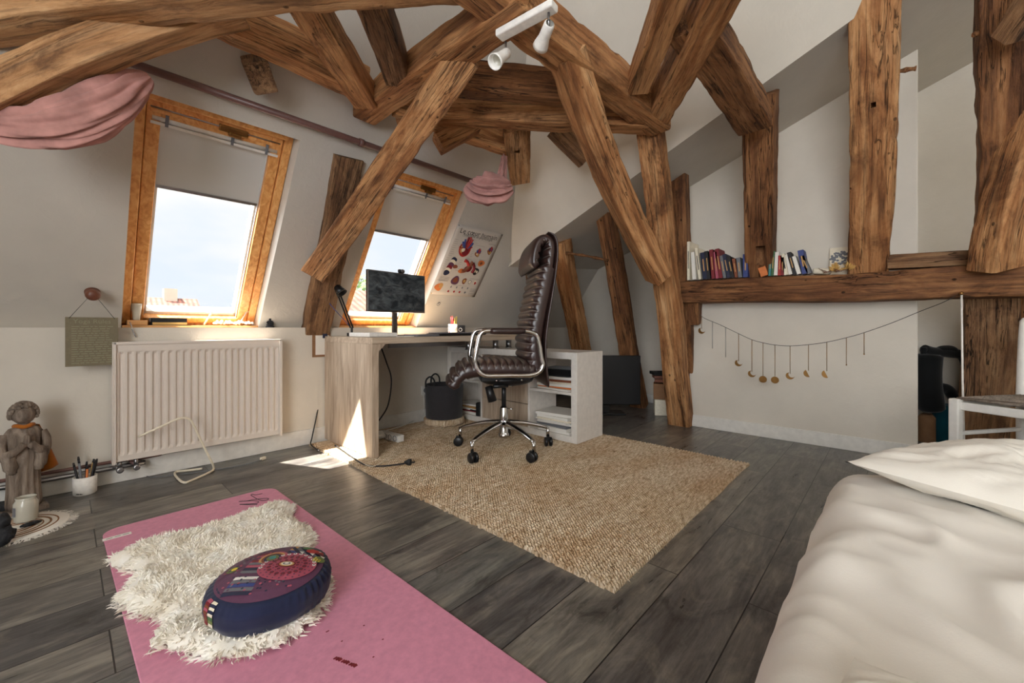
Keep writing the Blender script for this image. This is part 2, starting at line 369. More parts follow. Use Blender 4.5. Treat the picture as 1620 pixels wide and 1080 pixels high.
def wool():
    t = NT('cream_wool'); n = t.noise(t.coord(), 18, 3); col = t.ramp(n, [(.3, (236, 228, 212)), (.55, (248, 244, 234)), (.75, (253, 252, 248))]); t.b.inputs['Sheen Weight'].default_value = .3; return t.fin(col, .9, 0, None, .1)
M['wool'] = wool()
# ================================================================ THE ROOM
XB = 4.1; XM = 3.35
SA, SB, SCc = 2.1436, .05873, -.3895
def sz(x, y): return SA + SB * x + SCc * y            # underside of the low soffit
P1N = V((-.78152, -.17988, -.59738)); P1C = -3.35335   # hip slope
NS = V((0, 1, SK)).normalized(); US = V((0, -SK, 1)).normalized()   # outward normal / up the slope
S0 = V((0, SY, .77))
def sl_(x, s, n=0.0): return V((x, 0, 0)) + S0 + US * s + NS * n

mb = MB(); mb.bb(-2.4, XB + .1, -2.9, YW + .4, -.12, 0); build(mb, 'floor', M['floor'], kind='structure')
W1 = (.200, .826); W2 = (1.335, 1.985); WS = 1.175     # window openings on the slope
# knee wall
mb = MB(); mb.bb(-2.3, XB + .05, YW, YW + .5, 0, .70); mb.bb(-2.3, XB + .05, YW, YW + .5, .70, .77); build(mb, 'wall_knee', M['wall'], kind='structure')
# slope with two openings (thick)
mb = MB(); T = .26
def slab(x0, x1, s0, s1):
    c = [sl_(x, s, n) for n in (0, T) for x, s in ((x0, s0), (x1, s0), (x1, s1), (x0, s1))]
    if s0 == 0:
        for q in (4, 5): c[q] = V((c[q].x, SY + T / NS.y, .769))
    mb.add(c, [(0, 3, 2, 1), (4, 5, 6, 7), (0, 1, 5, 4), (1, 2, 6, 5), (2, 3, 7, 6), (3, 0, 4, 7)])
slab(-2.3, W1[0], 0, 3.0); slab(W1[1], W2[0], 0, 3.0); slab(W2[1], XB + .1, 0, 1.3); slab(W2[1], 2.45, 1.3, 3.0)
for w in (W1, W2): slab(w[0], w[1], WS, 3.0)
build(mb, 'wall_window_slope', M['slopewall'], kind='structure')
# hip slope, cut at the soffit line
def p1x(y, z): return (P1C - P1N.y * y - P1N.z * z) / P1N.x
def L1(y):
    x = 2.6
    for _ in range(20): x = p1x(y, sz(x, y))
    return V((x, y, sz(x, y)))
mb = MB(); ys = [-2.9, -1.5, 0, 1, 2, 2.50]; lo = [L1(y) for y in ys]; hi = [V((p1x(y, 3.1), y, 3.1)) for y in ys]
off = -P1N * .12
for i in range(len(ys) - 1):
    a, b, c, d = lo[i], lo[i + 1], hi[i + 1], hi[i]
    if i == len(ys) - 2: c = V((p1x(1.45, 3.1), 1.45, 3.1))
    mb.add([a, b, c, d, a + off, b + off, c + off, d + off], [(0, 1, 2, 3), (7, 6, 5, 4), (0, 4, 5, 1), (2, 6, 7, 3)])
build(mb, 'wall_hip_slope', M['wall'], kind='structure')
# low soffit
mb = MB()
for i in range(len(ys) - 1):
    y0, y1 = ys[i], ys[i + 1]
    if i == len(ys) - 2: y1 = 2.56
    a, b = L1(y0), L1(y1); c = V((XB + .1, y1, sz(XB + .1, y1))); d = V((XB + .1, y0, sz(XB + .1, y0)))
    u = V((0, 0, .1)); mb.add([a, b, c, d, a + u, b + u, c + u, d + u], [(0, 3, 2, 1), (4, 5, 6, 7), (0, 1, 5, 4), (1, 2, 6, 5), (2, 3, 7, 6), (3, 0, 4, 7)])
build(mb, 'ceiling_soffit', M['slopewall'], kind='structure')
mb = MB(); mb.bb(-2.4, 2.3, -2.9, 1.6, 2.78, 2.9); build(mb, 'ceiling', M['wall'], kind='structure')
mb = MB(); mb.bb(XB, XB + .12, -2.9, YW + .4, 0, 3.2); build(mb, 'wall_back', M['wall'], kind='structure')
# projecting breast under the beam
MY0, MY1 = -.10, 1.19
mb = MB(); x0, x1 = XM, XB + .02
v = [V((x, y, z)) for x, y, z in ((x0, MY0, 0), (x0, MY1, 0), (x1, MY1, 0), (x1, MY0, 0))] + [V((x, y, sz(x, y) + .05)) for x, y in ((x0, MY0), (x0, MY1), (x1, MY1), (x1, MY0))]
mb.add(v, [(0, 1, 5, 4), (1, 2, 6, 5), (2, 3, 7, 6), (3, 0, 4, 7), (4, 5, 6, 7)]); build(mb, 'wall_breast', M['wall'], kind='structure', bevel=.006)
# walls behind the camera, the left one with an unseen opening added for light
def wall_open(name, ax, c, a0, a1, zt, ops):
    mb = MB(); cuts = sorted(ops); a = a0
    def B(p0, p1, z0, z1):
        if ax == 'x': mb.bb(c, c + (.14 if c > 0 else -.14), p0, p1, z0, z1)
        else: mb.bb(p0, p1, c, c - .14, z0, z1)
    for o0, o1, z0, z1 in cuts:
        B(a, o0, 0, zt); B(o0, o1, 0, z0); B(o0, o1, z1, zt); a = o1
    B(a, a1, 0, zt); return build(mb, name, M['wall'], kind='structure')
wall_open('wall_left', 'x', -2.2, -2.9, YW + .3, 2.9, [(-2.2, .1, .5, 2.4)])
wall_open('wall_rear', 'y', -2.7, -2.3, XB + .1, 3.2, [])
def portal(c, sx, sy, d):
    l = bpy.data.lights.new('portal', 'AREA'); l.shape = 'RECTANGLE'; l.size = sx; l.size_y = sy; l.cycles.is_portal = True
    o = bpy.data.objects.new('portal', l); COL.objects.link(o); o.location = c; o.rotation_euler = V(d).to_track_quat('-Z', 'Y').to_euler()
portal((-2.27, -1.05, 1.45), 2.3, 1.9, (1, 0, 0))
for w in (W1, W2): portal(sl_((w[0] + w[1]) / 2, WS / 2, .27), w[1] - w[0], WS, -NS)
# baseboards
def baseb(name, x0, x1, y0, y1, h=.085):
    mb = MB(); mb.bb(x0, x1, y0, y1, 0, h); build(mb, name, M['trimwhite'], kind='structure', bevel=.003)
baseb('baseboard_window', -2.2, XB, YW - .014, YW, .10); baseb('baseboard_back', XB - .014, XB, MY1, YW); baseb('baseboard_breast', XM - .014, XM, MY0, MY1, .09)
baseb('baseboard_right', XB - .014, XB, -2.7, MY0)

# ---------------------------------------------------------------- windows
def slbox(mb, x0, x1, s0, s1, n0, n1, mi=0):
    if s0 < .3 and s0 > -.01 and s1 > .3: s0 = s0 - .04
    c = [sl_(x, s, n) for n in (n0, n1) for x, s in ((x0, s0), (x1, s0), (x1, s1), (x0, s1))]
    mb.add(c, [(0, 3, 2, 1), (4, 5, 6, 7), (0, 1, 5, 4), (1, 2, 6, 5), (2, 3, 7, 6), (3, 0, 4, 7)], mi)
def window(i, w):
    x0, x1 = w; r = empty('window_%d' % i, sl_((x0 + x1) / 2, 0, .1), kind='structure')
    e = .002
    # fixed outer frame
    mb = MB(); a, b = .085, .185
    slbox(mb, x0 + e, x0 + .040, .005, WS - e, a, b); slbox(mb, x1 - .040, x1 - e, .005, WS - e, a, b); slbox(mb, x0 + .04, x1 - .04, WS - .035, WS - e, a - .03, b); mb.bb(x0 + e, x1 - e, SY + .128, SY + .158, .7695, .842)
    build(mb, 'frame', M['pine'], r, bevel=.004)
    # pivoting sash
    mb = MB(); a, b = .098, .150; q = .043; sw = .050; st = WS - .04; sb = -.036
    slbox(mb, x0 + q, x0 + q + sw, sb, st, a, b); slbox(mb, x1 - q - sw, x1 - q, sb, st, a, b); slbox(mb, x0 + q + sw, x1 - q - sw, sb, sb + .034, a, b); slbox(mb, x0 + q + sw, x1 - q - sw, st - .085, st, a, b)
    build(mb, 'sash', M['pine'], r, bevel=.004)
    # white inner beads and outer profile
    mb = MB(); a, b = .140, .200; q2 = q + sw
    slbox(mb, x0 + q2 - .012, x0 + q2 + .014, sb + .02, st - .05, a, b); slbox(mb, x1 - q2 - .014, x1 - q2 + .012, sb + .02, st - .05, a, b); slbox(mb, x0 + q2, x1 - q2, sb + .012, sb + .050, a, b)
    slbox(mb, x0 + q2, x1 - q2, st - .09, st - .06, a, b)
    build(mb, 'glazing_bead', M['trimwhite'], r, label='white glazing bead around the pane')
    mb = MB(); slbox(mb, x0 + q2 + .01, x1 - q2 - .01, sb + .042, st - .08, .186, .190); build(mb, 'pane', M['pane'], r)
    # black strips painted in for the shaded gap behind
    mb = MB(); a = .20; slbox(mb, x0 + .036, x0 + .046, .03, WS - .03, .135, .18); slbox(mb, x1 - .046, x1 - .036, .03, WS - .03, .135, .18); mb.bb(x0 + .012, x1 - .012, SY + .118, SY + .129, .822, .838); build(mb, 'gap_shadow', M['black'], r, label='black strip painted as gasket between frame and sash')
    # ventilation flap bar and latch
    mb = MB(); p = lambda x, s, n: sl_(x, s, n)
    y = WS - .07; mb.tube([p(x0 + .055, y, .10), p(x1 - .055, y, .10)], .0045, 8)
    for xx in (x0 + .08, x0 + .2, x1 - .08, x1 - .2): mb.box(p(xx, y, .108), (.01, .012, .02), frame((0, 0, 0), (1, 0, 0), US).to_3x3())
    build(mb, 'vent_bar', M['steel'], r, label='thin steel ventilation bar')
    mb = MB(); xc = (x0 + x1) / 2 + .05; slbox(mb, xc - .06, xc + .06, y - .018, y + .012, .088, .108); slbox(mb, xc - .02, xc + .03, y - .03, y - .01, .075, .1); build(mb, 'latch', M['brass'], r, bevel=.004, label='brass catch')
    mb = MB(); slbox(mb, x0 + .055, x1 - .055, st - .052, st - .036, .095, .115); build(mb, 'vent_flap', M['pine'], r, bevel=.003)
    # roller blind, a third of the way down
    mb = MB(); mb.tube([p(x0 + q2 - .03, st - .075, .105), p(x1 - q2 + .03, st - .075, .105)], .012, 12); slbox(mb, x0 + q2 - .035, x1 - q2 + .035, st - .10, st - .088, .09, .118); c = build(mb, 'blind_cassette', M['trimwhite'], r)
    bt = .745 if i == 1 else .725
    mb = MB(); slbox(mb, x0 + q2 + .002, x1 - q2 - .002, bt, st - .08, .128, .131); build(mb, 'blind_fabric', M['blind'], r, label='light grey roller blind pulled a third down')
    mb = MB(); slbox(mb, x0 + q2 + .002, x1 - q2 - .002, bt - .012, bt + .004, .124, .135); build(mb, 'blind_bar', M['steel'], r, bevel=.002)
    for xx in (x0 + q2 + .02, xc, x1 - q2 - .02):
        mb = MB(); slbox(mb, xx - .006, xx + .006, st - .10, st - .05, .088, .095); build(mb, 'blind_clip', M['greyp'], r)
    mb = MB()
    for xx in (x0 + q2 + .002, x1 - q2 - .006): slbox(mb, xx, xx + .004, sb + .06, st - .09, .120, .128)
    build(mb, 'blind_rail', M['blind'], r)
    return r
window(1, W1); window(2, W2)
# plank ledge inside each window recess
for i, w in enumerate((W1, W2)):
    mb = MB(); mb.bb(w[0] + .002, w[1] - .002, SY + .0, SY + .125, .768, .782); build(mb, 'trim_%d' % (i + 1), M['pinewood'], kind='structure', bevel=.003)

# ================================================================ BEAMS
AX = {}
def beam(name, label, p0, p1, w, h, mat, seed=0, mid=None, up=UP, cat='beam', taper=1.0, rough=1.0, kind=None, group=None, twist=0.0, chop=0.0):
    p0 = V(p0); p1 = V(p1); L = (p1 - p0).length; n = max(8, int(L / .035)); rnd = random.Random(seed * 13 + 5)
    path = []
    for i in range(n + 1):
        t = i / n
        if mid is not None: q = p0 * (1 - t) ** 2 + V(mid) * 2 * t * (1 - t) + p1 * t * t
        else: q = p0.lerp(p1, t)
        path.append(q)
    sh = rnd.random() * 50; mb = MB(); g = []; rs = []
    # cross-section template: rounded square, 28 points
    tp = []
    for k in range(28):
        a = 2 * math.pi * (k + .5) / 28; c_, s_ = math.cos(a), math.sin(a); e = .13
        tp.append((math.copysign(abs(c_) ** e, c_), math.copysign(abs(s_) ** e, s_)))
    mx = max(abs(x) for x, y in tp)
    for i, q in enumerate(path):
        t = path[min(i + 1, n)] - path[max(i - 1, 0)]; t.normalize(); sd = t.cross(V(up)); sd.normalize(); u2 = sd.cross(t)
        f = i / n; tw = twist * (f - .5); k = 1 + (taper - 1) * f; s = f * L
        cx = noise.noise(V((s * 1.5, sh, 1))) * .016 * w / .15 * rough; cy = noise.noise(V((s * 1.5, sh, 9))) * .016 * h / .15 * rough
        ring = []
        for j, (a, b) in enumerate(tp):
            a /= mx; b /= mx
            sx = noise.noise(V((s * 2.2, sh + (3 if a > 0 else 7), 0))) * .035 * rough; sy = noise.noise(V((s * 2.2, sh + (13 if b > 0 else 17), 0))) * .035 * rough
            ar = noise.noise(V((s * 14, sh + a * 2.2, b * 2.2))) * .022 * rough
            cor = abs(a) * abs(b); ch = max(0, noise.noise(V((s * 11, sh + math.copysign(20, a), math.copysign(9, b)))) - .05) * .13 * (cor > .62) * rough
            x = a * (1 + sx + ar - ch) * w / 2 * k + cx; y = b * (1 + sy + ar - ch) * h / 2 * k + cy
            xr = x * math.cos(tw) - y * math.sin(tw); yr = x * math.sin(tw) + y * math.cos(tw)
            e = 0
            if i == 0 or i == n: e = (.012 * noise.noise(V((a * 2, b * 2, sh)))) + chop * b * h / 2 * (1 if i == n else -1)
            ring.append(q + sd * xr + u2 * yr + t * e); g.append((s + sh, x, y + sh * .37))
        rs.append(ring)
    mb.rings(rs, 0, True, True); mb.g = g
    o = build(mb, name, M[mat], None, label, cat, group, kind); AX[o.name] = (t, sd, u2); o.data.set_sharp_from_angle(angle=math.radians(28)); return o
ZT = 1.86
beam('timber_beam', 'long horizontal oak tie beam under the roof carrying the white spotlight bar', (.15, 1.03, 1.945), (2.27, .975, 1.945), .135, .165, 'oak', 1, mid=(1.3, 1.03, 1.95))
beam('timber_beam', 'short oak tie beam that ends in mid-air above the gap between the two roof windows', (1.085, .93, 1.918), (1.085, 2.07, 1.918), .135, .115, 'oak', 2)
beam('timber_beam', 'big oak beam across the top left of the photo, nearest to the viewer', (1.05, .90, 1.975), (-.32, 2.36, 1.79), .12, .19, 'oakpale', 3, mid=(.30, 1.60, 1.91))
beam('timber_brace', 'slanting pale oak brace from the left edge up under the nearest ceiling beam', px(-60, 208, 1.27) + UP * .058, px(376, 34, 1.50) + UP * .058, .095, .115, 'oakpale', 4, mid=px(156, 88, 1.38) + UP * .058, cat='beam')
beam('timber_beam', 'curved oak plate with mortise holes above the left roof window', (.24, 1.90, 1.955), (.98, 1.87, 1.93), .10, .15, 'oak', 5, mid=(.6, 1.88, 1.97))
beam('timber_beam', 'oak plate behind the big diagonal brace, sloping light underside above the right window', (1.16, 1.88, 1.93), (1.98, 1.80, 1.93), .09, .13, 'oak', 6)
beam('timber_brace', 'left of two short oak braces fanning down to the free end of the tie beam', (.50, 1.46, 1.93), (1.01, 1.92, 1.91), .115, .11, 'oak', 7, cat='beam')
beam('timber_brace', 'right of two short oak braces fanning down to the free end of the tie beam', (.66, 1.27, 1.93), (1.03, 1.66, 1.92), .11, .11, 'oakgrey', 8, cat='beam')
beam('timber_brace', 'long diagonal oak brace crossing in front of the right roof window', px(740, 84, 1.72), px(500, 428, 2.50), .13, .14, 'oak', 9, mid=px(625, 255, 2.08), cat='beam', up=R)
beam('timber_post', 'leaning oak post on the sill between the two roof windows', sl_(1.085, 1.17, .02), sl_(1.155, .01, -.045), .165, .10, 'oakgrey', 10, cat='post', up=-NS)
beam('timber_brace', 'upper of two nearly level oak braces in the middle of the roof frame', (1.24, 1.56, 1.955), (1.93, 1.02, 1.955), .085, .15, 'oakdark', 11, cat='beam')
beam('timber_brace', 'lower of two nearly level oak braces in the middle of the roof frame', (1.20, 1.94, 1.925), (2.24, .98, 1.925), .11, .12, 'oak', 12, cat='beam')
# posts and braces of the right side
beam('timber_post', 'tall main oak post leaning from the floor up to the tie beam', px(1079, 674, 3.30), px(1029, 200, 2.42), .165, .13, 'oak', 13, cat='post', up=(1, 0, 0), taper=.80, mid=px(1052, 420, 2.82))
beam('timber_brace', 'long curved oak brace from the tie beam down into the tall main post', px(893, 84, 1.74), px(1042, 440, 2.62), .125, .14, 'oak', 14, mid=px(950, 265, 2.20), cat='beam', up=F)
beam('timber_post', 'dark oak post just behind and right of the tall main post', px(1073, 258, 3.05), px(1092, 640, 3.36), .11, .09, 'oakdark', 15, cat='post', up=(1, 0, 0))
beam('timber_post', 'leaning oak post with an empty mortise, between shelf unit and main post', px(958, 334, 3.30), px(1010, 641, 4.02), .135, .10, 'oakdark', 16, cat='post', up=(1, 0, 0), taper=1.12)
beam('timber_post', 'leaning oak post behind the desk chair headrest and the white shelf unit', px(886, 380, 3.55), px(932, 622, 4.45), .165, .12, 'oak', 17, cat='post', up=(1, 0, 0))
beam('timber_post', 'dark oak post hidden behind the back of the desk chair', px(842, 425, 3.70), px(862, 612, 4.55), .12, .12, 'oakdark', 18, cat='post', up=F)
beam('timber_beam', 'heavy horizontal oak beam used as a bookshelf above the moon garland', (3.26, 1.235, 1.040), (3.22, -1.5, .970), .21, .165, 'oakdark', 19, rough=.6)
beam('timber_bracket', 'short oak bracket under the left end of the bookshelf beam', (3.24, 1.12, .97), (3.30, 1.13, .80), .10, .09, 'oakdark', 20, cat='bracket', up=(0, 1, 0), taper=.7)
beam('timber_brace', 'thicker of two oak braces fanning out to the upper right from the main post head', (2.21, .965, 1.945), (1.30, .26, 1.945), .125, .15, 'oak', 21, cat='beam')
beam('timber_brace', 'slimmer oak brace rising to the top edge, left of its thicker neighbour', (1.86, .90, 1.94), (1.15, .35, 1.94), .10, .11, 'oak', 22, cat='beam')
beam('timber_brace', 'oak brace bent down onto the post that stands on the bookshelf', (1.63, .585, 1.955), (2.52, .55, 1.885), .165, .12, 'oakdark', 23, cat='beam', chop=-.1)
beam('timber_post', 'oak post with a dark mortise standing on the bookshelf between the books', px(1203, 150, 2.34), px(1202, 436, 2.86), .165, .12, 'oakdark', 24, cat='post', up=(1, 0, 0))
beam('timber_post', 'tall honey oak post with a knot hole standing right of the dried flowers', px(1386, -20, 1.92), px(1374, 432, 2.50), .19, .12, 'oak', 25, cat='post', up=(1, 0, 0))
beam('timber_log', 'short split oak log lying on the bookshelf beam near the right', px(1402, 415, 2.40), px(1548, 408, 2.17), .095, .08, 'oakgrey', 26, cat='log')
beam('timber_post', 'large rugged oak post rising to the top at the right edge', px(1606, -30, 1.75), px(1587, 430, 2.12), .20, .14, 'oakdark', 27, cat='post', up=(1, 0, 0))
beam('timber_brace', 'curved oak brace sweeping up out of the right edge of the photo', px(1570, 425, 2.02), px(1668, 120, 1.80), .15, .13, 'oak', 28, mid=px(1580, 300, 1.92), cat='beam', up=F)
beam('timber_brace', 'small oak brace end in the top right corner', px(1598, 60, 1.68), px(1680, -60, 1.5), .09, .09, 'oakgrey', 29, cat='beam', up=F)
beam('timber_post', 'broad grey-brown oak post below the bookshelf beam, left of the white chair back', px(1562, 440, 2.30), px(1545, 730, 2.38), .20, .14, 'oakgrey', 30, cat='post', up=(1, 0, 0), mid=px(1566, 560, 2.34))
beam('timber_post', 'smooth oak post behind the white chair at the right edge', px(1640, 440, 2.42), px(1606, 770, 2.40), .21, .14, 'oak', 31, cat='post', up=F)
# stub ends
beam('timber_stub', 'square sawn beam end sticking out of the slope above the left roof window', px(398, 88, 2.0), px(414, 122, 1.76), .125, .10, 'oakgrey', 32, cat='beam end', up=R)
beam('timber_stub', 'oak stub pointing down left, behind the long diagonal brace', px(752, 196, 2.36), px(692, 226, 2.30), .10, .10, 'oak', 33, cat='beam end')
beam('timber_stub', 'wedge shaped oak beam end with a peg hole beside the bunched rose cloth', px(818, 198, 2.42), px(822, 284, 2.92), .165, .10, 'oakpale', 34, cat='beam end', up=F, taper=.84, chop=.0)
beam('timber_stub', 'pale split beam end on the white slope behind the long curved brace', px(878, 200, 2.55), px(928, 252, 2.62), .13, .08, 'oakgrey', 35, cat='beam end', up=F)
for q0, q1, lb in ((px(1392, 122, 2.12), px(1449, 108, 2.05), 'thin wooden peg sticking out of the tall honey oak post'), (px(1540, 55, 1.84), px(1598, 43, 1.82), 'thin wooden peg sticking out of the rugged post at the top right'), (px(895, 400, 3.5), px(962, 412, 3.35), 'crooked thin stick between the two leaning posts')):
    mb = MB(); a = sm_path([q0, q0.lerp(q1, .5) + V((0, 0, .006)), q1], 5); mb.tube(a, [.011 + .003 * math.sin(i * 2) for i in range(len(a))], 8); mb.g = [(p.x, p.y, p.z) for p in mb.v]
    build(mb, 'wooden_peg' if 'peg' in lb else 'stick', M['oakdark'], None, lb, 'peg' if 'peg' in lb else 'stick')

def cut(o, boxes):
    # chisel real mortises and knot holes into a beam
    for i, (c, size, Rm) in enumerate(boxes):
        k = MB(); k.box(c, size, Rm); me = bpy.data.meshes.new('k'); me.from_pydata(k.v, [], k.f); ko = bpy.data.objects.new('k', me); COL.objects.link(ko)
        md = o.modifiers.new('b', 'BOOLEAN'); md.operation = 'DIFFERENCE'; md.object = ko; md.solver = 'EXACT'
        bpy.context.view_layer.update(); dg = bpy.context.evaluated_depsgraph_get(); nm = bpy.data.meshes.new_from_object(o.evaluated_get(dg)); o.modifiers.clear()
        old = o.data; n0 = len(old.vertices); kd = KDTree(n0)
        for q in old.vertices: kd.insert(q.co, q.index)
        kd.balance(); gc = [0.0] * (3 * n0); old.attributes['gc'].data.foreach_get('vector', gc); out = []
        for q in nm.vertices:
            co, ix, _ = kd.find(q.co); d_ = (q.co - co); ax = AX[o.name]; out += [gc[3 * ix] + d_.dot(ax[0]), gc[3 * ix + 1] + d_.dot(ax[1]), gc[3 * ix + 2] + d_.dot(ax[2])]
        if 'gc' in nm.attributes: nm.attributes.remove(nm.attributes['gc'])
        at_ = nm.attributes.new('gc', 'FLOAT_VECTOR', 'POINT'); at_.data.foreach_set('vector', out); o.data = nm; nm.set_sharp_from_angle(angle=math.radians(28))
        bpy.data.objects.remove(ko); bpy.data.meshes.remove(me)
BY = {o.get('label', ''): o for o in COL.objects}
def find(s): return next(o for l, o in BY.items() if s in l)
ZX = Matrix((V((0, 1, 0)), V((1, 0, 0)), UP)).transposed()
def towards(p): d = (p - CAM).normalized(); x = d.cross(UP).normalized(); return Matrix((x, d, x.cross(d))).transposed()
q = px(1203, 404, 2.66); cut(find('dark mortise standing'), [(q, (.052, .30, .125), towards(q))])
q = px(967, 428, 3.62); cut(find('empty mortise, between'), [(q, (.050, .20, .17), towards(q) @ Matrix.Rotation(.24, 3, 'Y'))])
q = px(818, 232, 2.62); cut(find('wedge shaped'), [(q, (.036, .14, .07), towards(q))])
q = px(738, 137, 2.02); cut(find('upper of two nearly'), [(q, (.10, .07, .05), towards(q))])
q = px(1393, 77, 2.02); cut(find('tall honey oak'), [(q, (.035, .12, .05), towards(q)), (px(1382, 165, 2.1), (.02, .12, .025), towards(q))])
q = px(500, 447, 2.48); cut(find('leaning oak post on the sill'), [(q, (.05, .12, .06), towards(q))])
q = px(452, 77, 1.78); cut(find('curved oak plate'), [(px(428, 66, 1.74), (.07, .10, .035), ZX @ Matrix.Rotation(0, 3, 'Z')), (px(455, 80, 1.80), (.04, .10, .04), ZX)])
# ================================================================ RUG, MAT, SHEEPSKIN, CUSHION
RX0, RX1, RY0, RY1 = 1.085, 2.60, .595, 2.80
mb = MB(); rows = 132; per = 5; nx = 150; NJ = rows * per
def rugp(i, j):
    u = i / nx; v = j / NJ; ph = (j % per) / per; row = j // per
    x = RX0 + (RX1 - RX0) * u; y = RY0 + (RY1 - RY0) * v
    if i in (0, nx): x += .010 * noise.noise(V((row * .9, i, 0)))
    y += .006 * noise.noise(V((x * 5, 3, v * 3))) + .010 * noise.noise(V((x * 2.3, 8, y)))
    x += .012 * noise.noise(V((y * 2, 1, 4)))
    z = .0045 + .0120 * abs(math.sin(math.pi * (j / per))) ** .7 + .0016 * noise.noise(V((x * 90, row * 3.1, 0)))
    return V((x, y, z))
vs = [rugp(i, j) for i in range(nx + 1) for j in range(NJ + 1)]
fs = [(i * (NJ + 1) + j, (i + 1) * (NJ + 1) + j, (i + 1) * (NJ + 1) + j + 1, i * (NJ + 1) + j + 1) for i in range(nx) for j in range(NJ)]
mb.add(vs, fs, 0, True)
edge = [(i, 0) for i in range(nx + 1)] + [(nx, j) for j in range(1, NJ + 1)] + [(i, NJ) for i in range(nx - 1, -1, -1)] + [(0, j) for j in range(NJ - 1, 0, -1)]
et = [rugp(i, j) for i, j in edge]; eb = [V((p.x, p.y, .0)) for p in et]; n = len(et)
mb.add(et + eb, [(k, n + k, n + (k + 1) % n, (k + 1) % n) for k in range(n)], 0, False)
rnd = random.Random(3)
for k in range(900):   # loose fibres along the edges
    s = rnd.random(); side = rnd.choice('xxy')
    if side == 'x': b = V((RX0 if rnd.random() < .5 else RX1, RY0 + (RY1 - RY0) * s, .008)); d = V((-1 if b.x < 2 else 1, rnd.uniform(-.8, .8), 0))
    else: b = V((RX0 + (RX1 - RX0) * s, RY0, .008)); d = V((rnd.uniform(-.8, .8), -1, 0))
    l = rnd.uniform(.006, .02); w = .0009; p = V((-d.y, d.x, 0)).normalized() * w
    mb.add([b - p, b + p, b + d.normalized() * l + V((0, 0, rnd.uniform(-.006, .008)))], [(0, 1, 2)])
build(mb, 'jute_rug', M['jute'], None, 'natural jute rug with thick braided ribs under the desk and office chair', 'rug')

def rrect(x0, x1, y0, y1, r, n=8):
    out = []
    for cx, cy, a0 in ((x1 - r, y1 - r, 0), (x0 + r, y1 - r, 90), (x0 + r, y0 + r, 180), (x1 - r, y0 + r, 270)):
        for k in range(n + 1): a = math.radians(a0 + 90 * k / n); out.append((cx + r * math.cos(a), cy + r * math.sin(a)))
    return out
I4 = Matrix.Identity(4)
a = onz(166, 842); b_ = onz(436, 772); c_ = onz(850, 1080)
mx0, mx1, my0, my1 = .096, .680, .12, 2.185
r = empty('yoga_mat', (.39, 1.1, 0), 'long pink yoga mat lying on the dark plank floor', 'yoga mat')
MR = Matrix.Translation((mx0, my1, 0)) @ Matrix.Rotation(.016, 4, 'Z') @ Matrix.Translation((-mx0, -my1, 0))
mb = MB(); mb.prism(rrect(mx0, mx1, my0, my1, .055), MR, .007); build(mb, 'mat_foam', M['pink'], r, bevel=.002)
mb = MB(); mb.prism([(x, y) for x, y in rrect(mx0 + .001, mx1 - .001, my0 + .001, my1 - .001, .055)], MR, .003); build(mb, 'mat_backing', M['darkred'], r, label='dark red underside of the mat')
lab = onz(188, 849, .0075); mb = MB(); mb.bb(mx0 - .002, mx0 + .075, 2.075, 2.098, .0068, .0078); build(mb, 'label_tag', M['white'], r, label='small white sewn label')
for k_ in range(3): mb = MB(); mb.bb(mx0 + .008 + .022 * k_, mx0 + .024 + .022 * k_, 2.083, 2.088, .0078, .0080); build(mb, 'label_print', M['greyink'], r)
# scribbled signature, black line
S = [(407, 797.5), (392, 798), (379, 797.5), (394, 797), (406, 795.5), (409, 793.3), (402, 792), (390, 792.3), (378, 793), (390, 792), (402, 790), (412, 788.6), (422, 788), (425, 789), (421, 791), (413, 791.3), (406, 788.5), (401, 785.5), (397, 783), (399, 781.5), (404, 782.5), (410, 781.5), (415, 780.5)]
mb = MB(); pts = sm_path([onz(u, v, .0078) for u, v in S], 6); mb.tube(pts, .0013, 5); build(mb, 'signature', M['ink'], r, label='black handwritten looping signature')
for u, v, l in ((516, 1000, 2), (590, 1040, 1), (540, 1015, 1), (605, 1012, 1), (575, 990, 1)):
    mb = MB(); p = onz(u, v, .0074); mb.bb(p.x, p.x + .004 * l, p.y, p.y + .003, .0070, .0076); build(mb, 'scuff_mark', M['darkred'], r)
mb = MB()
for k in range(9):
    p = onz(528 + k * 4, 1043 + k * 1.6, .0074); mb.bb(p.x, p.x + .009, p.y, p.y + .004 + .002 * (k % 3), .0070, .0078)
build(mb, 'scuff_mark', M['darkred'], r, label='dark scuff marks worn into the foam')

# sheepskin
OUT = [(166, 880), (213, 855), (244, 846), (274, 839), (336, 821), (398, 802), (425, 793), (447, 787), (468, 795), (462, 812), (480, 824), (500, 836), (494, 852), (490, 861), (505, 880), (525, 905), (521, 938), (500, 968), (475, 988), (440, 1012), (398, 1027), (372, 1031), (348, 1029), (305, 1022), (270, 1018), (237, 1013), (243, 993), (262, 968), (240, 966), (222, 962), (200, 954), (184, 942), (188, 929), (204, 915), (216, 898), (200, 893), (185, 889)]
P2 = [onz(u, v, .035).xy for u, v in OUT]
def inside(x, y):
    c = False; j = len(P2) - 1
    for i in range(len(P2)):
        a, b = P2[i], P2[j]
        if (a.y > y) != (b.y > y) and x < (b.x - a.x) * (y - a.y) / (b.y - a.y) + a.x: c = not c
        j = i
    return c
def edist(x, y):
    q = V((x, y)); m_ = 9
    for i in range(len(P2)):
        a, b = P2[i], P2[(i + 1) % len(P2)]; ab = b - a; t = max(0, min(1, (q - a).dot(ab) / ab.length_squared)); m_ = min(m_, (q - a - ab * t).length)
    return m_
r = empty('sheepskin', (sum(p.x for p in P2) / len(P2), sum(p.y for p in P2) / len(P2), .007), 'shaggy cream sheepskin lying on the pink yoga mat', 'sheepskin')
xs = [p.x for p in P2]; ys_ = [p.y for p in P2]; bx0, bx1, by0, by1 = min(xs), max(xs), min(ys_), max(ys_)
